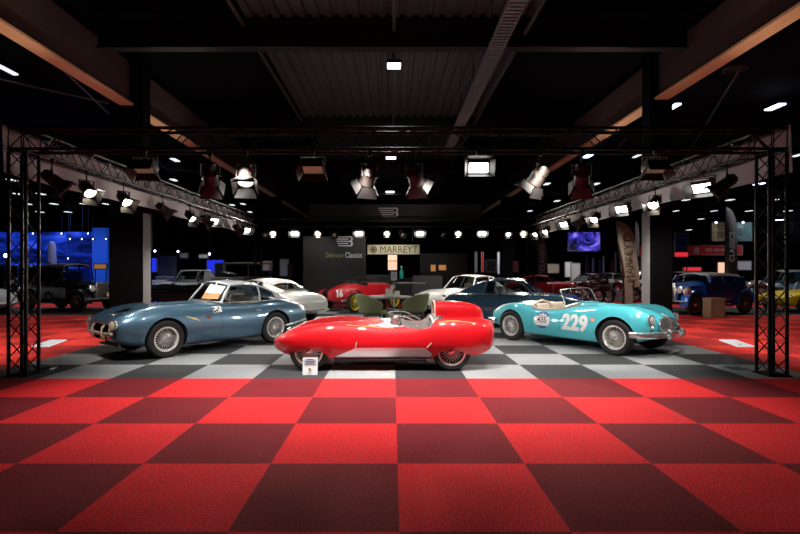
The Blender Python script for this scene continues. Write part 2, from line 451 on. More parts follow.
def steering(root, x, y, z, r=.19, tilt=.45):
    m3 = RY(-PI / 2 + tilt)
    o = MB()
    ring = [Vector((x, y, z)) + m3 @ Vector((r * math.cos(2 * PI * k / 28), r * math.sin(2 * PI * k / 28), 0)) for k in range(28)]
    o.path(ring, .011, 8, True)
    ob = o.build('steering_wheel', M['leathd'], root)
    s = MB()
    for k in range(3):
        a = 2 * PI * k / 3 + PI / 2
        s.tube((x, y, z), Vector((x, y, z)) + m3 @ Vector((r * math.cos(a), r * math.sin(a), 0)), .008, 6)
    s.build('wheel_spokes', M['chrome'], ob)
    MB().tube((x, y, z), Vector((x, y, z)) + m3 @ Vector((0, 0, -.45)), .018, 8).build('steering_column', M['blackm'], ob)
    return ob

# ================================================================== SETTING
FX, FY = .04, 2.83          # tile grid origin
def floor_material():
    m = bpy.data.materials.new('carpet_tiles'); m.use_nodes = True; nt = m.node_tree; b = nt.nodes['Principled BSDF']
    N = nt.nodes.new; L = nt.links.new
    g = N('ShaderNodeNewGeometry'); sp = N('ShaderNodeSeparateXYZ'); L(g.outputs['Position'], sp.inputs[0])
    def math_(op, a, bb=None, c=None):
        n = N('ShaderNodeMath'); n.operation = op
        for i, v in enumerate((a, bb, c)):
            if v is None: continue
            if isinstance(v, (int, float)): n.inputs[i].default_value = v
            else: L(v, n.inputs[i])
        return n.outputs[0]
    X, Y = sp.outputs[0], sp.outputs[1]
    fx = math_('FLOOR', math_('SUBTRACT', X, FX)); fy = math_('FLOOR', math_('SUBTRACT', Y, FY))
    par = math_('FLOORED_MODULO', math_('ADD', fx, fy), 2.0)      # 0 even, 1 odd
    def between(v, a, c): return math_('MULTIPLY', math_('GREATER_THAN', v, a), math_('LESS_THAN', v, c))
    stand = math_('MULTIPLY', between(X, FX - 6, FX + 6), between(Y, FY + 4, FY + 17))
    sideband = math_('MULTIPLY', math_('SUBTRACT', 1.0, stand), between(Y, FY + 4, FY + 13.6))
    front = math_('LESS_THAN', Y, FY + 4)
    far = between(Y, FY + 17.0, FY + 20.5)
    def mixc(f, a, bb):
        n = N('ShaderNodeMix'); n.data_type = 'RGBA'; L(f, n.inputs[0])
        for i, v in ((6, a), (7, bb)):
            if isinstance(v, tuple): n.inputs[i].default_value = (*v, 1)
            else: L(v, n.inputs[i])
        return n.outputs[2]
    red = mixc(par, (.74, .026, .032), (.20, .016, .022))
    redside = mixc(par, (.66, .038, .030), (.36, .022, .022))
    grey = mixc(par, (.052, .054, .058), (.30, .315, .33))
    c = mixc(stand, (.035, .036, .038), grey)
    c = mixc(sideband, c, redside)
    c = mixc(far, c, (.5, .03, .03))
    c = mixc(front, c, red)
    n1 = N('ShaderNodeTexNoise'); n1.inputs['Scale'].default_value = 70; n1.inputs['Detail'].default_value = 2
    L(g.outputs['Position'], n1.inputs['Vector'])
    n2 = N('ShaderNodeTexNoise'); n2.inputs['Scale'].default_value = 2.2; n2.inputs['Detail'].default_value = 5
    L(g.outputs['Position'], n2.inputs['Vector'])
    k = math_('ADD', math_('MULTIPLY_ADD', n1.outputs['Fac'], 2.2, -.65), math_('MULTIPLY_ADD', n2.outputs['Fac'], .3, .40))
    mm = N('ShaderNodeMix'); mm.data_type = 'RGBA'; mm.blend_type = 'MULTIPLY'; mm.inputs[0].default_value = 1
    cmb = N('ShaderNodeCombineXYZ')
    for i in range(3): L(k, cmb.inputs[i])
    L(c, mm.inputs[6]); L(cmb.outputs[0], mm.inputs[7]); L(mm.outputs[2], b.inputs['Base Color'])
    b.inputs['Roughness'].default_value = .95; b.inputs['Specular IOR Level'].default_value = .15
    bp = N('ShaderNodeBump'); bp.inputs['Strength'].default_value = .25; bp.inputs['Distance'].default_value = .01
    L(n1.outputs['Fac'], bp.inputs['Height']); L(bp.outputs[0], b.inputs['Normal'])
    return m
HX, HY0, HY1, HZ = 48.0, -6.0, 62.0, 8.05
struct(MB().box((0, (HY0 + HY1) / 2, -.1), (2 * HX, HY1 - HY0, .2)).build('floor', floor_material()))
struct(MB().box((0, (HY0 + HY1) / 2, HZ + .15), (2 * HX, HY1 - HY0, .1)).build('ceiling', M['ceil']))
struct(MB().box((0, HY1 + .1, HZ / 2), (2 * HX, .2, HZ + .4)).build('wall_back', M['wall']))
struct(MB().box((-HX - .1, (HY0 + HY1) / 2, HZ / 2), (.2, HY1 - HY0, HZ + .4)).build('wall_left', M['wall']))
struct(MB().box((HX + .1, (HY0 + HY1) / 2, HZ / 2), (.2, HY1 - HY0, HZ + .4)).build('wall_right', M['wall']))
# corrugated deck bays between the cross beams, ended where the lamplight stops
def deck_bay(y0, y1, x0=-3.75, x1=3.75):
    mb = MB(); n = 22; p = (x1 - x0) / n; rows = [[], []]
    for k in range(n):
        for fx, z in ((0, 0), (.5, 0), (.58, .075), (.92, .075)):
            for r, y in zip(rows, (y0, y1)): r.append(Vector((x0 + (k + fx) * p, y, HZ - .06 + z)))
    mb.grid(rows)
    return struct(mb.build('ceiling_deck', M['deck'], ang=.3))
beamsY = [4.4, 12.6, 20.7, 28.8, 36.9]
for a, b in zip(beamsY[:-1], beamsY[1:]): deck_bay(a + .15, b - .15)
for y in beamsY:
    o = MB().box((0, y, 7.63), (15.2, .12, .78)).box((0, y, 7.25), (15.2, .26, .03)).build('ceiling_beam', M['black']); struct(o)
    o = MB().box((-.1, y - .14, 7.25), (12.2, .02, .035)).build('ceiling_beam_lit_edge', M['deck']); struct(o)  # pale strip paints the lit lower edge of the beam
for x in (-7.98, 7.80):
    struct(MB().box((x, 26, 7.15), (.14, 64, 1.25)).build('ceiling_beam_web', M['beamweb']))
    struct(MB().box((x, 26, 6.5), (.40, 64, .06)).build('ceiling_beam_flange', M['beamlit']))
for k, (x, z, m) in enumerate(((.04, 7.7, 'deck'), (-3.85, 7.85, 'deck'), (3.4, 7.6, 'deck'))):
    struct(MB().box((x, 18, z), (.09, 20, .06)).build('ceiling_conduit', M[m]))
for k, (a, b) in enumerate((((-9, 12, 7.3), (-16, 40, 7.3)), ((-13, 14, 7.4), (-9.2, 18, 7.4)), ((-18, 22, 7.3), (-10.5, 30, 7.3)), ((10, 14, 7.3), (22, 40, 7.3)))):
    struct(MB().tube(a, b, .03, 6).build('ceiling_conduit', M['deck']))
# pillars
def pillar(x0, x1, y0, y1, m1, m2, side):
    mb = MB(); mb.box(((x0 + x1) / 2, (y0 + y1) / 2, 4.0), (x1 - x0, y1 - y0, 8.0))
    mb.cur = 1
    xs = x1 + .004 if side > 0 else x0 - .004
    mb.box((xs, (y0 + y1) / 2, 1.62), (.008, y1 - y0, 3.24))  # thin paler skin carries the light on the stand side
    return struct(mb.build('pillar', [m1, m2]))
pillar(WX(109, 14.6), WX(143, 14.6), 14.6, 15.05, M['pillar'], M['pillarlit'], 1)
pillar(WX(650, 14.1), WX(672.5, 14.1), 14.1, 14.55, M['pillar'], M['pillarlit'], -1)
for x in (-7.98, 7.80):
    for y in (33, 46):
        struct(MB().box((x, y, 3.25), (.8, .45, 6.5)).build('pillar', M['pillar']))
# cable tray
t = thing('cable_tray', 'grey slatted cable tray running lengthwise under the ceiling ribs', 'cable tray', (2.33, 14, 6.5))
MB().box((-.17, 0, .03), (.02, 13, .08)).box((.17, 0, .03), (.02, 13, .08)).build('side_rail', M['tray'], t)
mb = MB()
for k in range(100): mb.box((0, -6.45 + k * .13, 0), (.34, .075, .015))
mb.build('slat_panel', M['tray'], t)
mb = MB()
for k in range(6):
    for s in (-.19, .19): mb.tube((s, -6 + k * 2.4, 0), (s, -6 + k * 2.4, 1.5), .008, 5)
mb.build('hanger_rods', M['blackm'], t)

# ceiling lights in the middle bay
def ceil_light(px, py, Z, w, label, cat='ceiling light', group=None, m='L_ceil', split=True):
    Y = F * (Z - CH) / (CY - py)
    t = thing('ceiling_light', label, cat, (WX(px, Y), Y, Z), 0, group)
    MB().box((0, 0, .06), (w * 1.1, w * 1.1, .1)).build('housing', M['black'], t)
    d = MB()
    for k in (-1, 1): d.box((0, k * w * .26, 0), (w, w * .44, .02))
    d.build('diffuser', M[m], t)
    return t
ceil_light(394, 66, 7.4, .38, 'bright square twin-panel ceiling light nearest the camera on the centre conduit')
ceil_light(391, 158, 7.4, .5, 'small bright ceiling light, second along the centre conduit')
ceil_light(390, 192, 7.4, .6, 'faint small ceiling light farthest along the centre conduit')
small = [(7, 70, 1.15), (12, 180, 1), (18, 194, 1), (41, 194, 1), (53, 180, 1), (54, 204, 1), (40, 212, 1), (68, 212, 1), (84, 204, 1), (105, 194, 1), (106, 204, .8), (28, 204, .7), (175, 160, 1.1),
         (174, 180, 1), (205, 180, .6), (232, 205, .8), (243, 204, .8), (250, 212, .7)]
smallr = [(673, 107, 1.3), (775, 107, 1.6), (588, 156, 1.3), (547, 184, 1), (596, 184, 1), (557, 201, 1), (530, 211, .8), (759, 184, 1.2), (686, 200, 1), (730, 200, 1.1), (774, 200, 1), (676, 211, .6),
          (714, 211, .7), (749, 211, .8), (788, 211, 1), (637, 156, .7), (799, 155, 1), (701, 219, .8), (689, 230, .7), (779, 220, 1.2)]
for lst, lab, grp in ((small, 'small white ceiling lamp high over the dark hall on the blue coupe side', 'ceiling lamps over the blue coupe side'),
                      (smallr, 'small white ceiling lamp high over the dark hall on the turquoise roadster side', 'ceiling lamps over the turquoise roadster side')):
    for px, py, s in lst:
        Z = 7.6; Y = min(F * (Z - CH) / (CY - py), 60.5); Z = CH + (CY - py) / F * Y
        o = MB().box((0, 0, 0), (Y * 4.4 * s / F, .7, .05)).build('ceiling_lamp', M['L_small' if s < 1.2 else 'L_blue'])
        o.location = (WX(px, Y), Y, Z); tag(o, lab, 'ceiling lamp', grp)
        if py < 110 and px < 100: o['label'] = 'larger pale lamp high under the ceiling beyond the orange-edged beam'; del o['group']
        if px == 779: o['label'] = 'bright white lamp low in the dark hall behind the tower by the yellow car'; del o['group']
t = thing('ceiling_ring', 'round ceiling ring fixture beside the orange-edged beam over the roadster side', 'ceiling fixture', (WX(735, 14.5), 14.5, WZ(70, 14.5)))
MB().lathe([(.28, 0), (.32, 0), (.32, .06), (.28, .06)], n=24, closed=True).build('ring', M['deck'], t)
MB().lathe([(0, .03), (.2, .03), (.24, .07)], n=24).build('inner_plate', M['blackm'], t)

# ================================================================== TRUSS FRAME
XL, XR, YF, YB = -5.385, 5.535, 7.10, 19.5
ZB, ZT = 3.265, 3.565
def truss(name, label, p0, p1, w=.25, h=.30, up=(0, 0, 1), group=None, step=.30, m='truss', cr=.024, br=.009):
    p0, p1 = Vector(p0), Vector(p1); d = (p1 - p0); Ln = d.length; d.normalize()
    up = Vector(up); s = d.cross(up).normalized()
    t = thing(name, label, 'truss', p0, 0, group)
    cor = [(-w / 2, -h / 2), (w / 2, -h / 2), (w / 2, h / 2), (-w / 2, h / 2)]
    for a, b in cor:
        o = s * a + up * b
        MB().tube(o, o + d * Ln, cr, 8).build('chord', M[m], t)
    n = max(2, round(Ln / step)); stp = Ln / n
    for i in range(4):
        a, b = cor[i], cor[(i + 1) % 4]; A = s * a[0] + up * a[1]; B = s * b[0] + up * b[1]
        mb = MB()
        for k in range(n):
            q0, q1 = (A, B) if k % 2 == 0 else (B, A)
            mb.tube(q0 + d * (k * stp), q1 + d * ((k + 1) * stp), br, 5, cap=False)
        for z in (0, Ln): mb.tube(A + d * z, B + d * z, br, 5)
        mb.build('lattice', M[m], t)
    return t
def tower(x, lab):
    t = truss('truss_tower', lab, (x, YF, .02), (x, YF, ZB - .035), .25, .25, (0, 1, 0), step=.25)
    MB().box((0, 0, -.01), (.34, .34, .015)).build('base_plate', M['truss'], t)
    return t
tower(XL, 'black square lattice truss tower standing beside the blue coupe')
tower(XR, 'black square lattice truss tower standing by the yellow car')
tb = truss('truss_tower', 'black lattice truss tower at the back corner behind the white fastback', (XL, YB, .02), (XL, YB, ZB - .035), .25, .25, (0, 1, 0), step=.25)
tb = truss('truss_tower', 'black lattice truss tower at the back corner behind the navy coupe', (XR, YB, .02), (XR, YB, ZB - .035), .25, .25, (0, 1, 0), step=.25)
ZM = (ZB + ZT) / 2
truss('overhead_truss', 'black horizontal lattice truss spanning the front of the stand', (XL - .13, YF, ZM), (XR + .13, YF, ZM))
truss('overhead_truss', 'black horizontal lattice truss across the back of the stand below the dark fascia', (XL - .1, YB, ZM), (XR + .1, YB, ZM))
truss('overhead_truss', 'black lattice truss along the blue coupe side of the stand with pale fabric', (XL, YF + .16, ZM), (XL, YB - .16, ZM), step=.26)
truss('overhead_truss', 'black lattice truss along the turquoise roadster side of the stand with pale fabric', (XR, YF + .16, ZM), (XR, YB - .16, ZM), step=.26)
# pale fabric behind the side trusses
def side_fabric(x, label):
    rows = []
    for z in np.linspace(3.62, 2.93, 7):
        rows.append([Vector((x + .02 * math.sin(y * 2.3) + .015 * math.sin(y * 7.1 + z * 3), y, z + .02 * math.sin(y * 1.3))) for y in np.linspace(YF - .1, YB, 90)])
    o = MB().grid(rows).build('fabric_banner', M['fringe']); return tag(o, label, 'fabric banner')
side_fabric(XL - .22, 'pale creased fabric band hung outside the truss above the blue coupe')
side_fabric(XR + .22, 'pale creased fabric band hung outside the truss above the turquoise roadster')

# ------------------------------------------------------------------ stage lamps
def spot_proto():
    L = .30
    yoke = MB()
    yoke.box((0, 0, -.02), (.05, .05, .07)).tube((0, 0, -.05), (0, 0, -.16), .013, 6)
    yoke.box((0, 0, -.165), (.25, .035, .012))
    for s in (-.125, .125): yoke.box((s, 0, -.25), (.01, .035, .18))
    ym = yoke.mesh('yoke', M['can'])
    hm = MB().lathe([(0, .16), (.055, .16), (.085, .12), (.095, .02), (.10, -.02), (.105, -.13), (.112, -.14), (.112, -.16), (.10, -.16), (.10, -.12)], n=18)
    for k in range(5): hm.lathe([(.097, .10 - k * .02), (.106, .095 - k * .02), (.097, .09 - k * .02)], n=18)
    hm = hm.mesh('housing', M['can'])
    lenses = {k: MB().lathe([(0, -.135), (.05, -.137), (.10, -.13)], n=18).mesh('lamp_lens', M[m]) for k, m in (('warm', 'L_warm'), ('white', 'L_white'), ('dim', 'L_dim'), ('off', 'can'))}
    doors = []
    for k in range(4):
        ln = .15 if k % 2 == 0 else .11
        R = RZ(k * PI / 2)
        a = .32 if k % 2 == 0 else .55
        pts = [(-.10, .11, -.16), (.10, .11, -.16), (.15, .11 + ln * math.sin(a), -.16 - ln * math.cos(a)), (-.15, .11 + ln * math.sin(a), -.16 - ln * math.cos(a))]
        doors.append(MB().prism([R @ Vector(p) for p in pts], R @ Vector((0, .004, .002))).mesh('barn_door', M['flap']))
    return ym, hm, lenses, doors
YM, HM, LENS, DOORS = spot_proto()
def lamp(p, aim, label, lens='warm', group=None, scale=1.0, doors=True):
    t = thing('stage_spotlight', label, 'stage spotlight', p, 0, group); t.scale = (scale,) * 3
    a = Vector(aim) - Vector(p)
    y = link('yoke', YM, t)
    yaw = math.atan2(a.y, a.x) - PI / 2
    y.rotation_euler = (0, 0, yaw)
    h = link('housing', HM, t, (0, 0, -.30))
    h.rotation_mode = 'QUATERNION'; h.rotation_quaternion = (-a).to_track_quat('Z', 'Y')
    link('lamp_lens', LENS[lens], h)
    if doors:
        for d in DOORS: link('barn_door', d, h)
    return t
def flood_meshes():
    b = MB().box((0, 0, 0), (.34, .11, .24)); bm_ = b.mesh('housing', M['can']); bevel_mesh(bm_, .015, 2)
    fins = MB()
    for k in range(7): fins.box((-.15 + k * .05, .07, 0), (.012, .04, .2))
    yk = MB().box((0, 0, -.01), (.05, .05, .06)).tube((0, 0, -.03), (0, 0, -.07), .013, 6).box((0, 0, -.075), (.40, .03, .012))
    for s in (-.195, .195): yk.box((s, 0, -.15), (.01, .03, .16))
    pan = {k: MB().box((0, -.058, -.02), (.30, .006, .15)).mesh('lamp_panel', M[m]) for k, m in (('white', 'L_white'), ('dim', 'L_dim'), ('off', 'can'), ('warm', 'L_warm'))}
    fl = []
    for s in (-1, 1):
        fl.append(MB().prism([(s * .17, -.055, -.12), (s * .17, -.055, .10), (s * .235, -.19, .12), (s * .235, -.19, -.15)], (s * .004, 0, 0)).mesh('barn_door', M['flap']))
    fl.append(MB().prism([(-.17, -.055, .12), (.17, -.055, .12), (.2, -.17, .17), (-.2, -.17, .17)], (0, 0, .004)).mesh('barn_door', M['flap']))
    fl.append(MB().prism([(-.17, -.055, -.12), (.17, -.055, -.12), (.2, -.17, -.15), (-.2, -.17, -.15)], (0, 0, .004)).mesh('barn_door', M['flap']))
    return bm_, fins.mesh('cooling_fins', M['can']), yk.mesh('yoke', M['can']), pan, fl
FB, FF, FYK, FP, FFL = flood_meshes()
def flood(p, yaw, tilt, label, pan='white', group=None, scale=1.0):
    t = thing('hanging_floodlight', label, 'floodlight', p, yaw, group); t.scale = (scale,) * 3
    link('yoke', FYK, t)
    h = link('housing', FB, t, (0, 0, -.23), (tilt, 0, 0))
    link('cooling_fins', FF, h); link('lamp_panel', FP[pan], h)
    for d in FFL: link('barn_door', d, h)
    return t
ORD = ['first', 'second', 'third', 'fourth', 'fifth', 'sixth', 'seventh', 'eighth', 'ninth', 'tenth', 'eleventh', 'twelfth', 'thirteenth', 'fourteenth']
zc = ZB - .046
front = [(145, 'f', 'dim', (0, 1.15)), (210, 's', 'dim', (-3.2, 9.5, .4)), (246, 's', 'white', (-1.8, 5.4, .8)), (313, 'f', 'dim', (0, 1.0)), (370, 's', 'dim', (-1.6, 9.2, .5)), (414, 's', 'dim', (1.6, 9.2, .5)),
         (478, 'f', 'white', (0, .25)), (540, 's', 'dim', (.6, 8.6, .6)), (582, 's', 'dim', (3.6, 9.6, .4)), (655, 'f', 'dim', (0, 1.2))]
desc = ['wide floodlight with pale edge', 'dark barn-door spotlight turned away', 'glowing spotlight with open barn doors', 'dim square floodlight', 'brown-tinted spotlight turned away',
        'brown-tinted spotlight leaning outward', 'bright white floodlight', 'steeply tilted spotlight with pale barn doors', 'tall dark hanging spotlight', 'dark floodlight with thin bright edge']
for i, (px, k, ln, a) in enumerate(front):
    p = (WX(px, YF - .12), YF - .12, zc)
    lab = f'{desc[i]}, {ORD[i]} along the front truss from the blue coupe'
    if k == 'f': flood(p, a[0], a[1], lab, ln, scale=.9)
    else: lamp(p, a, lab, ln, scale=1.05)
# lamps along the side trusses: distances along Y, aim across
sideL = [(7.5, 's', 'dim'), (8.35, 's', 'warm'), (9.5, 's', 'warm'), (11.1, 's', 'dim'), (12.6, 's', 'white'), (13.6, 's', 'dim'), (14.2, 'f', 'white'), (16.4, 's', 'dim'), (17.4, 'f', 'white')]
for i, (y, k, ln) in enumerate(sideL):
    p = (XL + .13, y, zc); lab = f'{dict(s="barn-door lamp", f="panel lamp")[k]}, {ORD[i]} from the front along the blue coupe side truss'
    lab = {'dim': 'dark ', 'warm': 'glowing warm ', 'white': 'glowing white '}[ln] + lab
    if k == 's': lamp(p, (XL + 3.2, y - (1.5 if ln != 'dim' else -2), .2), lab, ln, scale=.95)
    else: flood(p, PI / 2 - .5, .5, lab, ln)
sideR = [(7.85, 's', 'dim'), (8.45, 'f', 'white'), (10.0, 's', 'warm'), (11.4, 'f', 'white'), (12.9, 's', 'warm'), (13.9, 's', 'dim'), (15.2, 'f', 'white'), (17.0, 's', 'warm'), (18.2, 's', 'white')]
for i, (y, k, ln) in enumerate(sideR):
    p = (XR - .13, y, zc); lab = f'{dict(s="barn-door lamp", f="panel lamp")[k]}, {ORD[i]} from the front along the turquoise roadster side truss'
    lab = {'dim': 'dark ', 'warm': 'glowing warm ', 'white': 'glowing white '}[ln] + lab
    if k == 's': lamp(p, (XR - 3.2, y - (2.5 if ln != 'dim' else -2), .2), lab, ln, scale=.95)
    else: flood(p, -PI / 2 + .5, .5, lab, ln)
backl = [(264.5, 's', 'dim'), (273.5, 's', 'warm'), (295, 'f', 'white'), (318, 's', 'warm'), (333, 's', 'dim'), (359, 'f', 'white'), (387, 's', 'warm'), (401, 's', 'dim'), (420, 'f', 'white'), (441, 's', 'dim'), (458, 's', 'warm'), (482, 'f', 'white'), (508, 's', 'white'), (523, 's', 'warm')]
for i, (px, k, ln) in enumerate(backl):
    p = (WX(px, YB - .12), YB - .12, zc)
    lab = {'dim': 'dark spotlight turned aside', 'warm': 'dazzling warm spotlight facing forward', 'white': 'bright white floodlight panel'}[ln] + f', {ORD[i]} along the back truss from the blue coupe side'
    if k == 's': lamp(p, (p[0] * .8, 9.0 if ln == 'warm' else 12, 1.0 if ln == 'warm' else 0) if ln != 'dim' else (p[0] + 3, 15, 0), lab, ln, scale=.8)
    else: flood(p, 0, .35, lab, ln, scale=.95)

# ------------------------------------------------------------------ fascia and stand back wall with logo
def logo(parent, c, w, h, name='logo'):
    """winged B: five bars on the left running into two bowls"""
    t = .012 * 1.0; mb = MB(); bt = h * .105
    y = -.012
    for k in range(5):
        z = h / 2 - bt / 2 - k * (h - bt) / 4; x0 = -w / 2 + k * w * .045
        x1 = w * .16 if k not in (0, 4, 2) else w * .22
        mb.prism([(x0 + bt * .5, y, z - bt / 2), (x1, y, z - bt / 2), (x1, y, z + bt / 2), (x0, y, z + bt / 2)], (0, .006, 0))
    for zc_, r in ((h / 4 - bt * .12, h / 4), (-h / 4 + bt * .12, h / 4)):
        ro, ri = r * 1.0 + bt * .38, r * 1.0 - bt * .9
        n = 14; ring = []
        for a in range(n + 1):
            th = -PI / 2 + PI * a / n; ring.append(th)
        for a, b in zip(ring[:-1], ring[1:]):
            pts = [(w * .22 + ro * 1.15 * math.cos(q), y, zc_ + ro * math.sin(q)) for q in (a, b)] + [(w * .22 + ri * .85 * math.cos(q), y, zc_ + ri * math.sin(q)) for q in (b, a)]
            mb.prism(pts, (0, .006, 0))
    o = mb.build(name, M['logo'], parent); o.location = c; return o
t = thing('fascia_banner', 'dark fabric fascia with pale winged letter logo above the back truss', 'banner', (0, YB + .2, 3.5))
MB().box((.1, 0, .33), (7.0, .03, .72)).build('fabric_panel', M['fascia'], t)
logo(t, (WX(390, YB + .2), -.01, WZ(212.5, YB + .2) - 3.5), .98, .38)
YW = 21.2
t = thing('display_wall', 'dark grey stand wall with winged logo and the word Classics', 'wall panel', (0, YW, 0))
x0, x1 = WX(303, YW), WX(366, YW)
MB().box(((x0 + x1) / 2, .05, 1.5), (x1 - x0, .08, 3.0)).build('wall_board', M['backwall'], t)
logo(t, (WX(345, YW), -.005, WZ(241.3, YW)), .92, .44)
text_obj('lettering', 'Delrouse', .30, M['logotxt'], t, (WX(343.6, YW), -.004, WZ(255.3, YW)), xs=.70, align='RIGHT')
text_obj('lettering', 'Classics', .33, M['logo'], t, (WX(345, YW), -.004, WZ(255.3, YW)), xs=.72, align='LEFT', bold=.004)
t = thing('display_wall', 'black partition panel with two orange pictures behind the navy coupe', 'wall panel', (0, 22.7, 0))
x0, x1 = WX(421, 22), WX(470, 22)
MB().box(((x0 + x1) / 2, .05, 1.15), (x1 - x0, .08, 2.3)).build('wall_board', M['backwall'], t)
MB().box((WX(434.5, 22), 0, WZ(268, 22)), (.22, .02, .3)).build('picture', M['lampor'], t)
MB().box((WX(444, 22), 0, WZ(267.5, 22)), (.34, .02, .24)).build('picture', M['lampor'], t)
# gold sign
YS = 19.0
t = thing('name_sign', 'long gold sign reading MARREYT above a lit peach panel', 'sign', (WX(393.5, YS), YS, 0))
MB().box((0, 0, WZ(249.6, YS)), (52 / F * YS, .06, 9.4 / F * YS)).build('sign_board', M['gold'], t)
text_obj('lettering', 'MARREYT', .37, M['sepia'], t, (.20, -.034, WZ(249.8, YS)), xs=.92)
mb = MB(); zz = WZ(249.6, YS)
for k in range(10):
    a = 2 * PI * k / 10; mb.tube((-.78, -.035, zz), (-.78 + .13 * math.cos(a), -.035, zz + .13 * math.sin(a)), .012, 5)
mb.lathe([(.10, -.04), (.13, -.04), (.13, -.03), (.10, -.03)], (-.78, 0, zz), 'Y', 18, closed=True)
mb.build('emblem', M['sepia'], t)
for s in (-.5, .75): MB().tube((s, .02, zz), (s, .02, ZB), .01, 6).build('hanging_rod', M['blackm'], t)
t = thing('lit_display', 'narrow lit peach display panel under the gold sign', 'display panel', (WX(392.5, 21.2), 21.2, 0))
MB().box((0, 0, WZ(262.5, 21.2)), (9 / F * 21.2, .12, 15 / F * 21.2)).build('lit_panel', M['peach'], t)
MB().box((0, -.065, WZ(261, 21.2)), (9 / F * 21.2, .01, .03)).build('shelf_line', M['wood'], t)
MB().box((0, 0, .75), (.3, .12, 1.5)).build('post', M['black'], t)
t = thing('bottle', 'teal glass bottle standing on the dark counter by the lit peach panel', 'bottle', (WX(401.5, 21.6), 21.6, 1.15))
MB().lathe([(0, 0), (.08, 0), (.085, .04), (.085, .30), (.04, .40), (.035, .48), (.04, .5), (0, .5)], n=14).build('glass_body', M['teal'], t)
MB().lathe([(0, .5), (.042, .5), (.042, .55), (0, .55)], n=12).build('cap', M['decalw'], t)
t = thing('counter', 'black reception counter below the lit peach panel', 'counter', (WX(412, 21.6), 21.6, 0))
MB().box((.1, 0, 1.12), (2.0, .6, .06)).build('worktop', M['blackm'], t)
MB().box((.1, .05, .545), (1.9, .5, 1.09)).build('front_panel', M['black'], t)

